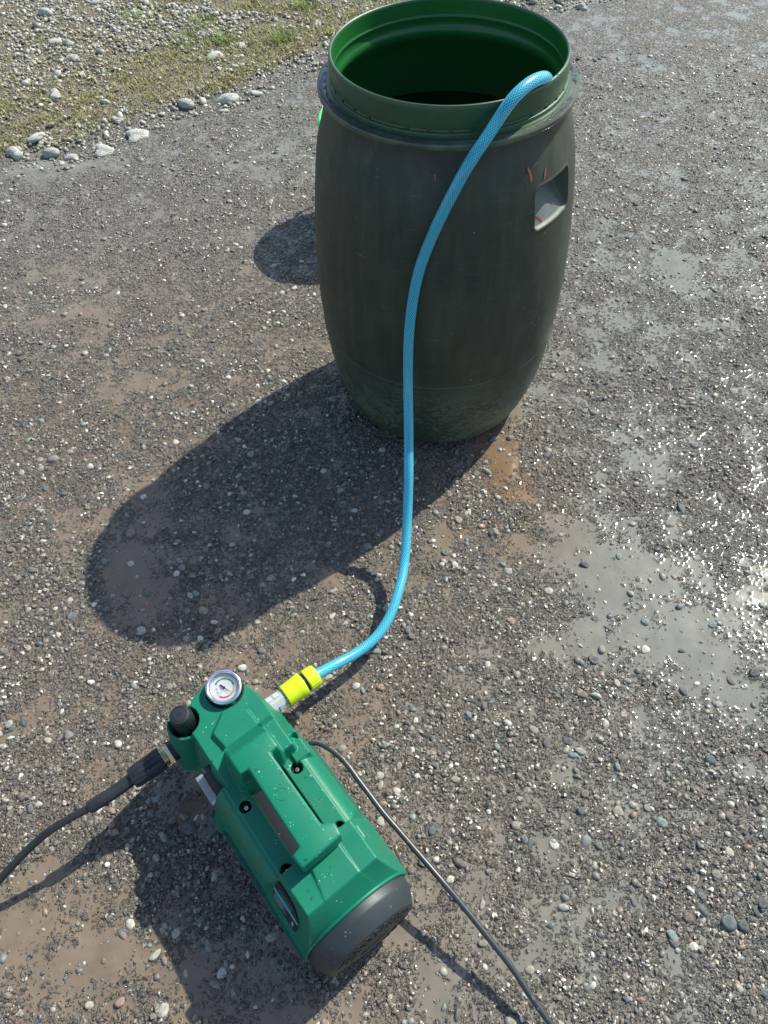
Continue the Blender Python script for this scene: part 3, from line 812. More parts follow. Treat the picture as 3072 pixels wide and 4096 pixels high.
# drops on lip
def dome(name, P, r, h, nrm=(0, 0, 1)): 
    bm = lathe_bm([(r, 0), (r * .92, h * .45), (r * .6, h * .85), (0, h)], 10)
    q = Vector((0, 0, 1)).rotation_difference(Vector(nrm)); return xform_bm(bm, Matrix.Translation(P) @ q.to_matrix().to_4x4())
def merge(bms):
    out = bmesh.new()
    for b in bms:
        t = bpy.data.meshes.new("t"); b.to_mesh(t); b.free(); out.from_mesh(t); bpy.data.meshes.remove(t)
    return out
dr = []
for _ in range(46):
    a = math.radians(random.uniform(-70, 60)) if random.random() < .6 else math.radians(random.uniform(130, 240))
    r = random.uniform(.0006, .0018)
    dr.append(dome("d", Vector((.2035 * math.cos(a), .2035 * math.sin(a), .8004)), r, r * .7) if random.random() < .5 else
              dome("d", Vector((.2215 * math.cos(a), .2215 * math.sin(a), .7503)), r * 1.3, r * .8))
o = bm_obj("water_drops", merge(dr), M_drop, barrel); tag(o, kind="stuff")
# water in the barrel
s = N("dark_water"); s.b.inputs["Base Color"].default_value = (.006, .014, .008, 1); s.b.inputs["Roughness"].default_value = .03
s.l(s.bump(s.noise(s.coord(), 14, 2), .05, .004), s.b.inputs["Normal"])
wbm = bmesh.new(); ring = []
for k in range(120):
    a = -180 + 3 * k; r = float(rprof(np.array(.614))) - .006
    r -= .048 * float(sstep(18.5, 14.5, np.array(abs(a + 42.2))))
    ring.append(wbm.verts.new((r * math.cos(math.radians(a)), r * math.sin(math.radians(a)), .614)))
wbm.faces.new(ring)
wo_ = bm_obj("water", wbm, s.m, smooth=False); wo_.location = (BX, BY, 0); tag(wo_, "still dark water standing inside the open green barrel", kind="structure")

# ------------------------------------------------------------------ bright green tub behind the barrel
tub = empty("tub", (.03, 2.18, 0)); tag(tub, "bright green plastic tub almost fully hidden behind the barrel, its edge showing at the left", "tub")
prof = [(0, .006), (.105, .002), (.116, .006), (.128, .10), (.146, .232), (.150, .240), (.160, .244), (.166, .252), (.1695, .270), (.1700, .290), (.168, .300), (.164, .303), (.160, .300), (.158, .285), (.150, .240), (.125, .10), (.112, .012), (0, .010)]
bm_obj("tub_wall", lathe_bm(prof, 72), M_lime, tub)
hp = catmull([(.0, .168, .286), (.02, .185, .25), (.04, .19, .18), (.03, .19, .25), (.0, .168, .287)], 6)
obj("handle", tube_mesh("handle", catmull([(-.06, .165, .285), (-.05, .185, .25), (0, .195, .235), (.05, .185, .25), (.06, .165, .285)], 8), .004, 8), M_lime, tub)

# ------------------------------------------------------------------ pressure washer
# local frame: x = along the machine (towards the grey cap), y = across (towards the barrel side), z up, metres
Mw = Matrix(((EU[0], PV[0], 0, 0), (EU[1], PV[1], 0, 0), (0, 0, 1, 0), (0, 0, 0, 1)))
org = EU * (-.4) + PV * .055
Mw.translation = Vector((org[0], org[1], 0))
washer = empty("pressure_washer", mat=Mw)
tag(washer, "compact green electric pressure washer lying in front with pressure gauge and grey end cap", "pressure washer")

def poly_sdf(px, py, poly):
    d = np.full(px.shape, 1e9); inside = np.zeros(px.shape, bool); n = len(poly)
    for i in range(n):
        ax, ay = poly[i]; bx, by = poly[(i + 1) % n]
        ex, ey = bx - ax, by - ay; wx, wy = px - ax, py - ay
        t = np.clip((wx * ex + wy * ey) / (ex * ex + ey * ey), 0, 1)
        d = np.minimum(d, np.hypot(wx - ex * t, wy - ey * t))
        c = ((ay > py) != (by > py)) & (px < (bx - ax) * (py - ay) / (by - ay + 1e-12) + ax)
        inside ^= c
    return np.where(inside, -d, d)
def smax(a, b, k=2.0):
    h = np.clip(.5 + .5 * (a - b) / k, 0, 1); return b * (1 - h) + a * h + k * h * (1 - h)
def smin(a, b, k=2.0): return -smax(-a, -b, k)
def pad(U, W, poly, z, slope, rnd=0):
    return z - slope * np.maximum(poly_sdf(U, W, poly) + rnd, 0)

def housing_height(U, W):
    """top surface in mm"""
    # mid body: flat strips and rounded flanks
    v = np.abs(W - 1.5)
    flank = 100 + 97 * np.sqrt(np.clip(1 - (np.clip(v - 60, 0, 31) / 31) ** 2, 0, 1))
    z = np.where(v > 91, 100 - (v - 91) * 12, flank)
    z = np.where(v < 60, 197, z) + 2.5 * sstep(62, 58, v)
    z = np.minimum(z, 197 + 2.5) - 14 * np.maximum(-46 - U, 0)
    z = z - 4 * np.maximum(U - 121 + .9 * np.maximum(v - 60, 0), 0)
    # handle well
    sdw = poly_sdf(U, W, [(-22, -31), (132, -31), (132, 31), (-22, 31)])
    z = np.where(sdw < 0, np.minimum(z, np.maximum(197 + sdw * 9, 160)), z)
    # screw wells
    for su in (0, 113):
        for sw_ in (47, -47):
            dd = np.hypot(U - su, W - sw_) - 9.5
            z = np.where(dd < 0, np.maximum(z + dd * 7, 186), z)
    # rear block
    side = 225 - 3.55 * np.maximum(np.abs(W - 3) - 59.5, 0)
    arcv = 98 + np.sqrt(np.clip(91.5 ** 2 - (W - 1.5) ** 2, 0, None))
    rear = 225 - np.maximum(U - 183.5, 0) / 23.5 * (225 - arcv)
    frontcut = 225 - 7 * np.maximum(118 - U, 0)
    arch = 226 - 7 * np.maximum(139 - U, 0)
    blk = smin(smin(side, rear, 5), frontcut, 3)
    # raised centre wedge, narrow at the back
    f = np.clip((U - 131) / 50, 0, 1)
    wl = -14 - 13 * f; wr = 29 + 3 * f
    cen = 233 - 8 * f; cen = cen - 2.6 * np.maximum(wl - W, 0) - 3.0 * np.maximum(W - wr, 0) - 6 * np.maximum(134 - U, 0)
    padz = 219 + 6 * f
    blk = smin(blk, np.where(np.abs(W - 7) > 0, padz, padz), 3)
    blk = smax(blk, smin(smin(cen, rear, 4), 400 + 0 * U, 3), 3)
    z = smax(z, np.where(U > 100, blk, -500), 2.5)
    z = np.where(U > 207.5, z - (U - 207.5) * 60, z)
    # front slope up to the T block
    top = 259 - 1.45 * np.maximum(-57 - U, 0)
    tf = top - 5.5 * np.maximum(-29 - W, 0) - 5.5 * np.maximum(W - 37, 0) - 8 * np.maximum(U + 23, 0)
    tf = np.where(U < -97, -500, tf)
    z = smax(z, tf, 3)
    shr = 233 - 1.3 * np.maximum(-76 - U, 0) - 6 * np.maximum(W - 60, 0) - 7 * np.maximum(U + 24, 0) - 30 * np.maximum(-94 - U, 0) - 30 * np.maximum(38 - W, 0)
    z = smax(z, shr, 3)
    shl = 222 - 5 * np.maximum(-53 - W, 0) - 5 * np.maximum(-85 - U, 0) - 1.0 * np.maximum(U + 62, 0) - 5 * np.maximum(U + 33, 0) - 30 * np.maximum(W + 20, 0)
    z = smax(z, shl, 3)
    # flank pedestal of the switch
    ped = 166 - 2.6 * np.maximum(U + 30, 0) - 3.5 * np.maximum(-80 - W, 0) - 8 * np.maximum(-44 - U, 0) - 40 * np.maximum(W + 30, 0)
    z = smax(z, ped, 3)
    # barrel side ear by the cord
    ear = 205 - 6 * np.maximum(W - 77, 0) - 9 * np.maximum(U + 6, 0) - 9 * np.maximum(-52 - U, 0) - 30 * np.maximum(50 - W, 0)
    notch = np.hypot((U + 42) / 1.0, (W - 71) / 1.6) - 6
    ear = np.where(notch < 0, ear + notch * 6, ear)
    z = smax(z, ear, 2.5)
    # rear right ear
    ear2 = 214 - 5 * np.maximum(W - 69, 0) - 8 * np.maximum(128 - U, 0) - 1.1 * np.maximum(U - 150, 0) - 30 * np.maximum(45 - W, 0)
    z = smax(z, ear2, 3)
    # head plate
    head = [(-90, 64), (-126, 65), (-151, 62), (-168, 56), (-186, 50), (-200, 42), (-208, 30), (-211, 14), (-209, 2), (-204, -14), (-199, -28),
            (-190, -34), (-170, -36), (-160, -40), (-152, -54), (-90, -54), (-70, -54), (-60, -40), (-60, 64)]
    h = 200 - 5.2 * np.maximum(poly_sdf(U, W, head), 0)
    h = np.where(U > -62, -500, h)
    z = smax(z, h, 2)
    # raised pentagon on the head plate
    pent = pad(U, W, [(-145, 1), (-126, 35), (-94, 36), (-80, 36), (-80, -25), (-97, -24), (-125, -28)], 208, 2.2)
    pent = np.where(U > -75, -500, pent); z = smax(z, pent, 1.5)
    # collar round the knob
    dk = np.hypot(U + 176, W + 55)
    ring = 194 - 6.5 * np.maximum(dk - 29, 0)
    z = smax(z, ring, 2)
    z = np.where(dk < 25, np.maximum(z - (25 - dk) * 14, 118), z)
    # gauge seat
    dg = np.hypot(U + 180, W - 25)
    z = np.where(dg < 31.5, np.maximum(z - (31.5 - dg) * 8, 186), z)
    return z

def build_housing():
    st = 1.3
    u = np.arange(-222, 214, st); w = np.arange(-101, 103, st)
    Ug, Wg = np.meshgrid(u, w); Zg = housing_height(Ug, Wg)
    lim = 94 + 0 * Ug
    Zc = np.maximum(Zg, 90)
    nw, nu_ = Ug.shape
    V = np.stack([Ug, Wg, Zc], -1).reshape(-1, 3) / 1000
    i = np.arange(nw - 1)[:, None] * nu_; j = np.arange(nu_ - 1)[None, :]
    F = np.stack([i + j, i + j + 1, i + nu_ + j + 1, i + nu_ + j], -1).reshape(-1, 4)
    Zf = Zg.reshape(-1)
    ok = (Zf[F] > 91).any(1)
    F = F[ok]
    used = np.unique(F); mp = np.full(len(V), -1); mp[used] = np.arange(len(used)); 
    return np_mesh("housing", V[used], mp[F])
housing = obj("housing", build_housing(), M_green, washer)

# lower shell: swept section below the seam
def sweep_x(sec, xs, name, mat, parent):
    n = len(sec[0]); V = [(x, a, b) for x, s_ in zip(xs, sec) for a, b in s_]
    F = []
    for i in range(len(xs) - 1):
        for k in range(n - 1): F.append((i * n + k, i * n + k + 1, (i + 1) * n + k + 1, (i + 1) * n + k))
    bm = bmesh.new(); vs_ = [bm.verts.new(v) for v in V]
    for f in F: bm.faces.new([vs_[q] for q in f])
    bm.faces.new([vs_[k] for k in range(n)]); bm.faces.new([vs_[(len(xs) - 1) * n + k] for k in range(n)][::-1])
    return bm_obj(name, bm, mat, parent)
secs = []
for x_, kx in ((-.062, .0), (-.050, 1.), (.10, 1.), (.2035, 1.)):
    e_ = .001 + .0015 * kx
    s_ = [(-.080, .0975), (-.0925 - e_ * .6, .0985), (-.0935 - e_, .0985), (-.0935 - e_, .090), (-.090, .086), (-.084, .060), (-.066, .034), (-.04, .022), (.043, .022), (.069, .034), (.087, .060), (.093, .086), (.0965 + e_, .090), (.0965 + e_, .0985), (.0955 + e_ * .6, .0985), (.083, .0975)]
    secs.append(s_)
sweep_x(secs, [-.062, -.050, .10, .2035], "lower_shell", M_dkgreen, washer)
for (fx, fy) in ((-.03, -.055), (-.03, .058), (.16, -.055), (.16, .058)):
    bm_obj("foot", box_bm(fx, fy, .0135, .034, .022, .03, .003), M_black, washer)
# snap clips along the seam
for cx_ in (.03, .075, .12):
    bm_obj("seam_clip", box_bm(cx_, -.0965, .0945, .030, .003, .0035, .0008, 1), M_dkgreen, washer)
# pump block below the head
bm_obj("pump_block", box_bm(-.120, -.002, .090, .118, .105, .120, .012, 3), M_black, washer)
bm_obj("pump_stand", box_bm(-.105, 0, .028, .08, .08, .035, .008, 2), M_black, washer)

# rear cap
cap = empty("rear_cap", mat=None); cap.parent = washer; cap.location = (0, 0, 0)
COL.objects.unlink(cap); bpy.data.objects.remove(cap)
cz = .099; cy_ = .0015
MC = Matrix.Translation((0, cy_, cz)) @ Matrix.Rotation(math.pi / 2, 4, 'Y')
prof = [(.075, .19), (.0880, .195), (.0895, .212), (.0900, .2225), (.0890, .2255), (.0770, .2465), (.0750, .2485), (.0735, .2490), (.030, .2520), (0, .2525)]
cbm = xform_bm(lathe_bm(prof, 96), MC)
cap = bm_obj("rear_cap", cbm, M_grey, washer, angle=28)
# dark vent slots set in the cap face
vent_me = {}
for k in range(26):
    if 5 <= k % 13 <= 6: continue
    a = 2 * math.pi * (k + .5) / 26
    for rad, ln, wd in ((.0655, .012, .0062), (.054, .008, .005), (.044, .006, .0036)):
        if (rad, ) not in vent_me:
            b = prism_bm([(ln / 2 * math.cos(t), wd / 2 * math.sin(t)) for t in np.linspace(0, 2 * math.pi, 13)[:-1]], -.0006, .0006)
            me = bpy.data.meshes.new("vent_slot"); b.to_mesh(me); b.free(); me.materials.append(M_ledge); vent_me[(rad, )] = me
        o = bpy.data.objects.new("vent_slot", vent_me[(rad, )]); link(o, cap)
        zf = .2490 + (.0735 - rad) / (.0435) * .003 + .0002
        o.matrix_local = MC @ Matrix.Rotation(a, 4, 'Z') @ Matrix.Translation((rad, 0, zf)) @ Matrix.Rotation(math.radians(55), 4, 'Z')
bm_obj("centre_rib", xform_bm(box_bm(0, 0, .2525, .004, .05, .002, .0005, 1), MC), M_grey, cap)
# green arc lip where the housing meets the cap
path = [Vector((.2075 - .001 * math.cos(2 * t), cy_ + .0915 * math.cos(t), cz + .0915 * math.sin(t))) for t in np.linspace(.02, math.pi - .02, 60)]
obj("rear_lip", tube_mesh("rear_lip", path, .0030, 8), M_green, washer)

# handle: T shaped bar over the well
T = [(-.056, -.0305), (-.056, .0385), (-.022, .0385), (-.022, .0235), (.108, .0245), (.116, .041), (.138, .039), (.140, -.0305), (.117, -.032), (.114, -.0175), (-.022, -.0155), (-.022, -.0305)]
hb = prism_bm(T, .234, .2635, .0042, 3)
handle = bm_obj("handle", hb, M_green, washer, angle=50)
bm = bmesh.new()
nn, rr_, r0 = 40, .0004, .0088
for i in range(nn):
    a = 2 * math.pi * i / nn
    for k in range(8):
        b = 2 * math.pi * k / 8; r = r0 + rr_ * math.cos(b); bm.verts.new((.040 + r * math.cos(a), .004 + r * math.sin(a), .2636 + rr_ * math.sin(b)))
bm.verts.ensure_lookup_table()
for i in range(nn):
    for k in range(8): bm.faces.new([bm.verts[q] for q in (i * 8 + k, ((i + 1) % nn) * 8 + k, ((i + 1) % nn) * 8 + (k + 1) % 8, i * 8 + (k + 1) % 8)])
bm_obj("moulded_ring", bm, M_green, handle)
# handle end legs reach the deck
bm_obj("handle_leg", box_bm(-.040, .004, .215, .030, .060, .05, .004), M_green, handle)
bm_obj("handle_leg", box_bm(.128, .004, .215, .020, .056, .05, .004), M_green, handle)
# charcoal insert in the well
bm_obj("well_insert", box_bm(.053, -.002, .170, .146, .056, .016, .002), M_insert, washer)
bm_obj("well_seal", box_bm(.053, .0262, .186, .145, .0022, .016, .0004, 1), simple("pale_seal", (.3, .25, .22), .6), washer)
# screws
for su, sw_, dp_ in ((0, 47, .1905), (0, -47, .1905), (.113, 47, .1905), (.113, -47, .1905)):
    su_ = su if su < 1 else su; y_ = sw_ / 1000
    hole = bm_obj("screw_hole", lathe_to := xform_bm(lathe_bm([(.0, .1872), (.0078, .1872), (.0082, .198)], 24), Matrix.Translation((su_, y_, 0))), M_ledge, washer)
    sb = lathe_bm([(0, .1915), (.0030, .1912), (.0038, .1900), (.0038, .1874)], 20); sc_ = bm_obj("screw", xform_bm(sb, Matrix.Translation((su_, y_, 0))), M_screw, washer)
    for ang in (.5, .5 + math.pi / 2):
        bm_obj("cross_slot", xform_bm(box_bm(0, 0, .1916, .0045, .0008, .0004), Matrix.Translation((su_, y_, 0)) @ Matrix.Rotation(ang, 4, 'Z')), M_dblack, sc_, smooth=False)

# gauge (tilted a touch to the operator)
gauge = empty("pressure_gauge"); gauge.parent = washer
gauge.matrix_local = Matrix.Translation((-.180, .0255, .2065)) @ Matrix.Rotation(math.radians(8), 4, 'Y')
bm_obj("bezel", lathe_bm([(.0272, -.022), (.0278, -.002), (.0292, .004), (.0296, .0075), (.0288, .0100), (.0268, .0112), (.0246, .0104), (.0238, .0080), (.0236, .0010)], 72), M_chrome, gauge, angle=60)
bm_obj("dial", lathe_bm([(0, .0015), (.0238, .0015)], 48), M_dial, gauge)
bm_obj("inner_ring", lathe_bm([(.0237, .0016), (.0232, .006), (.0226, .0076), (.0236, .0082)], 60), simple("gauge_inner_grey", (.32, .38, .42), .3), gauge)
def arc_me(name, r0_, r1_, a0, a1, z, mat, n=28):
    V = []; F = []
    for i in range(n + 1):
        t = math.radians(a0 + (a1 - a0) * i / n)
        for r in (r0_, r1_): V += [(r * math.cos(t), r * math.sin(t), z)]
    for i in range(n): F.append((2 * i, 2 * i + 1, 2 * i + 3, 2 * i + 2))
    return obj(name, np_mesh(name, V, F, False), mat, gauge)
# image direction -> local angle: local x points down-right in the picture, y up-right
def ia(deg_img):  # deg_img measured counter-clockwise from picture right, y up
    return deg_img + 54
arc_me("green_arc", .0145, .0170, ia(157), ia(20), .0019, M_dgreen)
arc_me("yellow_arc", .0145, .0170, ia(20), ia(-48), .0019, M_dyellow)
arc_me("red_arc", .0145, .0170, ia(-48), ia(-115), .0019, M_dred)
for k in range(0, 22):
    a = ia(157 - k * (272 / 21)); t0 = math.radians(a); L0 = .0138 if k % 5 == 0 else .0147
    b = box_bm((L0 + .0174) / 2, 0, .0021, .0174 - L0, .00035 if k % 5 else .0006, .0002)
    bm_obj("tick", xform_bm(b, Matrix.Rotation(t0, 4, 'Z')), M_dblack if k % 5 == 0 else M_dgreen if k < 11 else M_dgrey, gauge, smooth=False)
for (rx, ang) in ((.0125, 190), (.0128, 217), (.0140, 232), (.0105, 240)):
    t = math.radians(ia(ang)); V = []; F = []
    c0 = Vector((rx * math.cos(t), rx * math.sin(t), .0019)); n = 16
    for i in range(n):
        q = 2 * math.pi * i / n
        for r in (.0010, .0016): V.append(c0 + Vector((r * math.cos(q), r * math.sin(q), 0)))
    for i in range(n): F.append((2 * i, 2 * i + 1, 2 * ((i + 1) % n) + 1, 2 * ((i + 1) % n)))
    obj("printed_mark", np_mesh("printed_mark", V, F, False), M_dgrey if rx > .013 or ang > 235 else M_dblack, gauge)
na = math.radians(ia(-33))
nd = bmesh.new()
vv = [nd.verts.new(p) for p in ((.0150, 0, .0042), (.0, .0009, .0042), (-.0040, .0014, .0042), (-.0078, .0018, .0042), (-.0078, -.0018, .0042), (-.0040, -.0014, .0042), (0, -.0009, .0042))]
f = nd.faces.new(vv); r_ = bmesh.ops.extrude_face_region(nd, geom=[f]); bmesh.ops.translate(nd, vec=(0, 0, .0005), verts=[g_ for g_ in r_['geom'] if isinstance(g_, bmesh.types.BMVert)])
bm_obj("needle", xform_bm(nd, Matrix.Rotation(na, 4, 'Z')), M_dblack, gauge, smooth=False)
bm_obj("needle_hub", lathe_bm([(.0022, .0030), (.0022, .0054), (.0012, .0060), (0, .0060)], 20), M_dblack, gauge)
bm_obj("lens", lathe_bm([(0, .0082), (.0236, .0082), (.0236, .0072), (0, .0072)], 48), M_glass, gauge)
# gap round the bezel, its shade put in as a near-black ring
bm_obj("gauge_gap_shade", xform_bm(lathe_bm([(.0275, .187), (.0312, .187), (.0312, .1985), (.0300, .1990)], 64), Matrix.Translation((-.180, .025, 0))), M_ledge, washer)

# knob
kb = []
n = 96; prof = [(.0188, .148), (.0188, .196), (.0182, .215), (.0172, .2225), (.0150, .2262), (.0122, .2268), (.0118, .2260), (.0112, .2266), (.0028, .2270), (.0024, .2235), (0, .2230)]
bm = lathe_bm(prof, n)
for v_ in bm.verts:
    r = math.hypot(v_.co.x, v_.co.y)
    if r > .0165 and v_.co.z < .218:
        a = math.atan2(v_.co.y, v_.co.x); k = 1 - .055 * (max(0, math.cos(a * 24)) ** .6); v_.co.x *= k; v_.co.y *= k
kn = bm_obj("knob", xform_bm(bm, Matrix.Translation((-.177, -.0545, 0))), M_knob, washer, angle=35)
bm_obj("hex_socket", xform_bm(lathe_bm([(0, .2272), (.0024, .2272)], 6), Matrix.Translation((-.177, -.0545, 0))), M_ledge, kn)

# switch with clear cover
swt = bm_obj("power_switch", box_bm(-.070, -.0650, .168, .054, .014, .032, .0012), M_grey, washer)
bm_obj("switch_frame", box_bm(-.070, -.0725, .168, .050, .0022, .026, .0006), M_black, swt)
bm_obj("rocker", box_bm(-.071, -.0750, .170, .022, .005, .016, .0015), M_red, swt)
bm_obj("clear_cover", box_bm(-.068, -.0800, .170, .047, .0130, .024, .0015), M_cover, swt)

# rating plate on the flank near the cap
def flank_pt(u, t):  # t 0 top .. 1 bottom on planar rear flank
    return None
ou = Vector((1, 0, 0))
# side plane of the rear block: z = .225 - 3.55*(|y-.003|-.0595)
def sp_pt(u, z): return Vector((u, .003 - .0595 - (.225 - z) / 3.55 - .0012, z))
def side_quad(name, pts, mat, parent, off=0.0):
    P = [sp_pt(u, z) + Vector((0, -.96, .27)) * off for u, z in pts]
    bm = bmesh.new(); f = bm.faces.new([bm.verts.new(p) for p in P]); 
    r_ = bmesh.ops.extrude_face_region(bm, geom=[f]); bmesh.ops.translate(bm, vec=Vector((0, .96, -.27)) * .0004, verts=[g_ for g_ in r_['geom'] if isinstance(g_, bmesh.types.BMVert)])
    return bm_obj(name, bm, mat, parent, smooth=False)
plate = side_quad("rating_plate", [(.115, .192), (.119, .202), (.138, .202), (.158, .199), (.166, .190), (.174, .175), (.176, .156), (.1755, .138), (.172, .134), (.163, .135), (.117, .134), (.114, .145)], M_label, washer, .0008)
side_quad("teal_stripe", [(.1145, .1675), (.1755, .1665), (.1755, .1735), (.1145, .1745)], M_teal, plate, .0014)
side_quad("thin_rule", [(.130, .1775), (.158, .1775), (.158, .1785), (.130, .1785)], M_teal, plate, .0014)
for k in range(6):
    uu = .1275 + k * .0058; zz = .1875; V = []; F = []; c0 = sp_pt(uu, zz) + Vector((0, -.96, .27)) * .0015; n = 14
    for i in range(n):
        q = 2 * math.pi * i / n
        for r in (.0016, .0022): V.append(c0 + Vector((r * math.cos(q), r * math.sin(q) * .27, r * 1.6 * math.sin(q) * .96)))
    for i in range(n): F.append((2 * i, 2 * i + 1, 2 * ((i + 1) % n) + 1, 2 * ((i + 1) % n)))
    obj("printed_icon", np_mesh("printed_icon", V, F, False), M_lprint, plate)
for k in range(6):
    z0_ = .1630 - k * .0044; u1_ = (.150, .143, .146, .140, .149, .138)[k]
    side_quad("text_line", [(.117, z0_), (u1_, z0_), (u1_, z0_ + .0012), (.117, z0_ + .0012)], M_lprint, plate, .0014)
side_quad("approval_print", [(.164, .143), (.168, .143), (.168, .157), (.164, .157)], M_lprint, plate, .0014)

# inlet with clear filter (axis along +y)
def along_y(prof, u, z, sgn=1, n=36):
    return xform_bm(lathe_bm(prof, n), Matrix.Translation((u, 0, z)) @ Matrix.Rotation(-math.pi / 2 * sgn, 4, 'X'))
IU, IZ = -.156, .088
flt = bm_obj("inlet_filter", along_y([(.0, .060), (.0185, .060), (.0190, .076), (.0178, .079), (.0170, .104), (.0158, .110), (.0150, .116), (.0125, .1165), (.0125, .070), (0, .069)], IU, IZ, 1, 10), M_clear, washer, smooth=False)
mesh_b = []
bm_obj("filter_core", along_y([(.0085, .068), (.0085, .112), (0, .1125)], IU, IZ, 1, 16), simple("grey_filter_mesh", (.45, .5, .5), .5), flt)
for a in range(4):
    for yy in (.083, .097):
        q = xform_bm(box_bm(0, 0, .0172, .010, .0105, .0008, .0003, 1), Matrix.Translation((IU, yy, IZ)) @ Matrix.Rotation(math.radians(-20 + a * 90), 4, 'Y'))
        bm_obj("filter_window", q, simple("filter_window_grey", (.42, .48, .5), .25) if (a, yy) == (0, .083) else bpy.data.materials["filter_window_grey"], flt)

# outlet (axis along -y)
OU, OZ = -.176, .130
bm_obj("outlet_elbow", along_y([(0, .03), (.0165, .03), (.0165, .070), (.0175, .084), (.0182, .0975), (0, .0975)], OU, OZ, -1, 24), M_black, washer)
bm_obj("outlet_nut", along_y([(0, .097), (.0165, .097), (.0178, .0985), (.0178, .1045), (.0165, .106), (0, .106)], OU, OZ, -1, 6), M_brass, washer, angle=20)
bm_obj("outlet_thread", along_y([(.0142, .105), (.0142, .1062), (.0155, .107), (.0142, .1078), (.0155, .1088), (.0142, .1096), (.0155, .1106), (.0142, .1115), (.014, .122)], OU, OZ, -1, 28), M_brass, washer)

# housing water drops and flecks
dr = []
def hz(u, w): return float(housing_height(np.array([[u]]), np.array([[w]]))[0, 0])
for _ in range(36):
    u = random.uniform(-140, 180); w = random.uniform(-52, 58)
    z = hz(u, w); onT = (-.056 < u / 1000 < .139) and (-15 < w < 23)
    if onT: z = 263.6
    elif abs(hz(u + 2, w) - z) > 1.5 or abs(hz(u, w + 2) - z) > 1.5: continue
    r = random.uniform(.0005, .0016); dr.append(dome("d", Vector((u / 1000, w / 1000, z / 1000 - .0001)), r, r * .55))
for u, w in ((160, -38), (170, -40), (133, -20), (20, 50)):
    z = hz(u, w); 
    if u in (128, 133): z = 263.6
    dr.append(dome("d", Vector((u / 1000, w / 1000, z / 1000 - .0001)), .0022, .0013))
o = bm_obj("water_drops", merge(dr), M_drop, washer); tag(o, kind="stuff")

# power cord (fixed to the machine)
Wi = Mw.inverted()
cord_w = [(-.125, .420, .080), (-.150, .452, .092), (-.140, .4600, .097), (-.124, .4545, .101), (-.110, .4455, .102), (-.092, .431, .102), (-.078, .415, .100), (-.064, .395, .098), (-.044, .369, .093), (-.025, .343, .09), (-.006, .321, .086), (.027, .282, .083), (.065, .237, .08),
          (.099, .197, .07), (.131, .158, .06), (.162, .120, .048), (.186, .084, .038), (.208, .053, .030), (.228, .027, .022), (.26, -.02, .012), (.30, -.08, .0055), (.36, -.2, .0055), (.42, -.4, .0055)]
cpath = smooth_path(resample(catmull([Wi @ Vector(p) for p in cord_w], 10), .006), 4)
cord = obj("power_cord", tube_mesh("power_cord", cpath, .0049, 14), M_rubber, washer)
M_cord = plastic("cord_sheath", (.035, .038, .042), .36, speck=.25, grain=.1); cord.data.materials.clear(); cord.data.materials.append(M_cord)
bm_obj("cord_gland", xform_bm(lathe_bm([(0, -.004), (.0085, -.004), (.0075, .010), (.0055, .016), (0, .016)], 20), Matrix.Translation((-.062, .082, .090)) @ Matrix.Rotation(-math.pi / 2, 4, 'X')), M_black, washer)
# printed lettering along the cord, read from the far end towards the machine
cam_l = Wi @ Vector((0, 0, CAM_H))
cpw = cpath
def text_on_cord(txt, s0, size=.0034, step=.0030):
    acc = [0]
    for a, b in zip(cpw[:-1], cpw[1:]): acc.append(acc[-1] + (b - a).length)
    for i, ch in enumerate(txt):
        if ch == ' ': continue
        s = s0 - i * step
        k = next((q for q in range(len(acc) - 1) if acc[q + 1] > s), None)
        if k is None or s < 0: continue
        p = cpw[k].lerp(cpw[k + 1], (s - acc[k]) / max(1e-6, acc[k + 1] - acc[k])); t = (cpw[k] - cpw[k + 1]).normalized()
        view = (cam_l - p).normalized(); side = t.cross(view).normalized()
        nrm = (view * .8 + side * .6).normalized(); nrm = (nrm - t * nrm.dot(t)).normalized(); up_ = nrm.cross(t)
        cu = bpy.data.curves.new("lettering", 'FONT'); cu.body = ch; cu.size = size; cu.align_x = 'CENTER'; cu.align_y = 'CENTER'; cu.resolution_u = 2
        to = bpy.data.objects.new("tmp", cu); me = bpy.data.meshes.new_from_object(to); bpy.data.objects.remove(to)
        Mx = Matrix((t, up_, nrm)).transposed().to_4x4(); Mx.translation = p + nrm * .00505
        me.transform(Mx); yield me
def cord_text():
    bm = bmesh.new()
    for txt, s0 in (("DIANLAN", .075), ("DCAIN", .100), ("BHI", .118), ("WENLIND", .152)):
        for me in text_on_cord(txt, s0): bm.from_mesh(me); bpy.data.meshes.remove(me)
    return bm_obj("cord_lettering", bm, M_cordtxt, cord, smooth=False)
cord_text()

# ------------------------------------------------------------------ blue suction hose with yellow connector
hose = empty("water_hose"); tag(hose, "translucent blue braided hose from the barrel to the machine with lime yellow snap connector", "hose")
def W(u, v, z): return Mw @ Vector((u, v, z))
conn = [(0, .1105), (.0185, .1105), (.0210, .111), (.0222, .114), (.0215, .135), (.0240, .150), (.0232, .1515), (.019, .1515), (0, .1515)]
def cpart(name, prof, mat, parent, n=40, rib=None):
    bm = lathe_bm(prof, n)
    if rib: rib(bm)
    xform_bm(bm, Mw @ Matrix.Translation((IU, 0, IZ)) @ Matrix.Rotation(-math.pi / 2, 4, 'X')); return bm_obj(name, bm, mat, parent, angle=35)
cpart("connector_body", [(.0165, .1115), (.0185, .1105), (.0208, .112), (.0212, .125), (.0222, .140), (.0235, .1495), (.0228, .1512), (.0180, .1514)], M_yellow, hose)
cpart("connector_throat", [(0, .148), (.0178, .148), (.0178, .157), (.0160, .159), (0, .160)], M_black, hose)
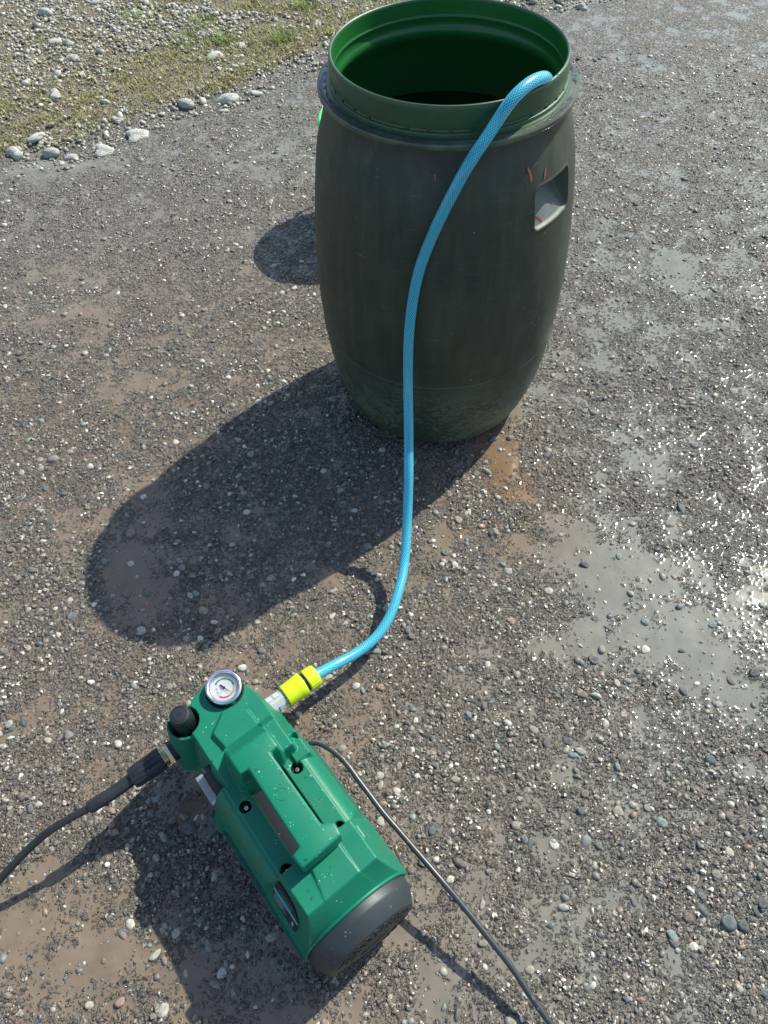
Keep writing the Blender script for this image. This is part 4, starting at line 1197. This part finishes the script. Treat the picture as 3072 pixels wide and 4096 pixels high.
def ribs(bm):
    for v_ in bm.verts:
        r = math.hypot(v_.co.x, v_.co.y)
        if r > .0185 and v_.co.z > .164:
            a = math.atan2(v_.co.y, v_.co.x); k = 1 - .04 * (math.cos(a * 20) > .2); v_.co.x *= k; v_.co.y *= k
cpart("clamp_nut", [(.0165, .1575), (.0205, .1575), (.0215, .159), (.0212, .165), (.0205, .176), (.0190, .1805), (.0120, .1815), (0, .1815)], M_yellow, hose, 80, ribs)
hp = [W(IU, .176, IZ), W(IU, .184, IZ - .002), (-.106, .614, .068), (-.071, .638, .056), (-.035, .667, .051), (-.009, .698, .053), (.009, .732, .058), (.021, .766, .063), (.032, .803, .066), (.037, .832, .071),
      (.041, .856, .080), (.046, .900, .105), (.050, .938, .140), (.053, .971, .180), (.055, 1.007, .215), (.057, 1.049, .255), (.058, 1.090, .315), (.060, 1.116, .385), (.064, 1.129, .440), (.071, 1.137, .495), (.082, 1.142, .550),
      (.099, 1.146, .600), (.116, 1.146, .645), (.136, 1.148, .690), (.158, 1.153, .732), (.190, 1.175, .768), (.206, 1.189, .786), (.224, 1.200, .806), (.240, 1.213, .814), (.254, 1.227, .8165), (.266, 1.240, .815), (.276, 1.252, .812), (.284, 1.263, .8075),
      (.291, 1.277, .799), (.296, 1.292, .787), (.297, 1.305, .772), (.295, 1.318, .74), (.29, 1.33, .68), (.28, 1.34, .58), (.27, 1.34, .40), (.25, 1.35, .15)]
hpath = smooth_path(resample(catmull(hp, 12), .005), 8)
s = N("blue_braided_hose")
uv = s.new("UVMap"); sx = s.new("SeparateXYZ"); s.l(uv.outputs[0], sx.inputs[0])
u_ = s.math('MULTIPLY', sx.outputs[0], 16.0); v_ = s.math('MULTIPLY', sx.outputs[1], 140.0)
def line(x, w0=.80):
    f = s.math('FRACT', x); t = s.math('ABSOLUTE', s.math('SUBTRACT', f, .5)); return s.math('GREATER_THAN', t, .5 - (1 - w0) / 2 * .95)
l1 = line(s.math('ADD', u_, v_)); l2 = line(s.math('SUBTRACT', u_, v_))
br = s.math('MAXIMUM', l1, l2)
base = s.mix(br, (.0, .31, .52), (.24, .96, 1.0))
s.l(base, s.b.inputs["Base Color"]); s.b.inputs["Roughness"].default_value = .34
s.b.inputs["Coat Weight"].default_value = .9; s.b.inputs["Coat Roughness"].default_value = .16
tr = s.new("BsdfTranslucent"); s.l(base, tr.inputs["Color"]); mx = s.new("MixShader"); mx.inputs[0].default_value = .42
s.l(s.b.outputs[0], mx.inputs[1]); s.l(tr.outputs[0], mx.inputs[2]); s.l(mx.outputs[0], s.out.inputs[0])
obj("hose_tube", tube_mesh("hose_tube", hpath, .0098, 28), s.m, hose)

# ------------------------------------------------------------------ black high pressure hose
hph = empty("pressure_hose"); tag(hph, "black high pressure hose with ribbed screw grip leaving the machine to the left", "hose")
GM = Mw @ Matrix.Translation((OU, 0, OZ)) @ Matrix.Rotation(math.pi / 2, 4, 'X')
bm = lathe_bm([(.0145, .1135), (.0190, .1130), (.0198, .1145), (.0196, .125), (.0190, .150), (.0182, .166), (.0165, .1700), (.0100, .1705), (0, .1705)], 120)
for v__ in bm.verts:
    r = math.hypot(v__.co.x, v__.co.y)
    if r > .0175:
        a = math.atan2(v__.co.y, v__.co.x); k = 1 - .075 * (math.cos(a * 14) < -.45); v__.co.x *= k; v__.co.y *= k
bm_obj("screw_grip", xform_bm(bm, GM), M_rubber, hph, angle=35)
g0 = W(OU, -.169, OZ)
pts = [g0, (-.4475, .3865, .130), (-.470, .3705, .130), (-.494, .3555, .130)]
slv = smooth_path(resample(catmull(pts, 10), .004), 2)
Ls = sum((b - a).length for a, b in zip(slv[:-1], slv[1:]))
def slv_r(s): return .0108 if s < Ls - .002 else .0088
obj("bend_sleeve", tube_mesh("bend_sleeve", slv, slv_r, 20), M_rubber, hph)
pts = [(-.470, .3695, .130), (-.494, .3555, .130), (-.520, .341, .131), (-.543, .328, .130), (-.565, .315, .122), (-.589, .301, .106), (-.615, .286, .085), (-.641, .269, .065), (-.670, .244, .045), (-.71, .20, .022), (-.76, .15, .0065), (-.85, .08, .0065), (-1.0, -.02, .0065), (-1.2, -.2, .0065)]
obj("hose_line", tube_mesh("hose_line", smooth_path(resample(catmull(pts, 10), .006), 4), .0064, 16), M_rubber, hph)
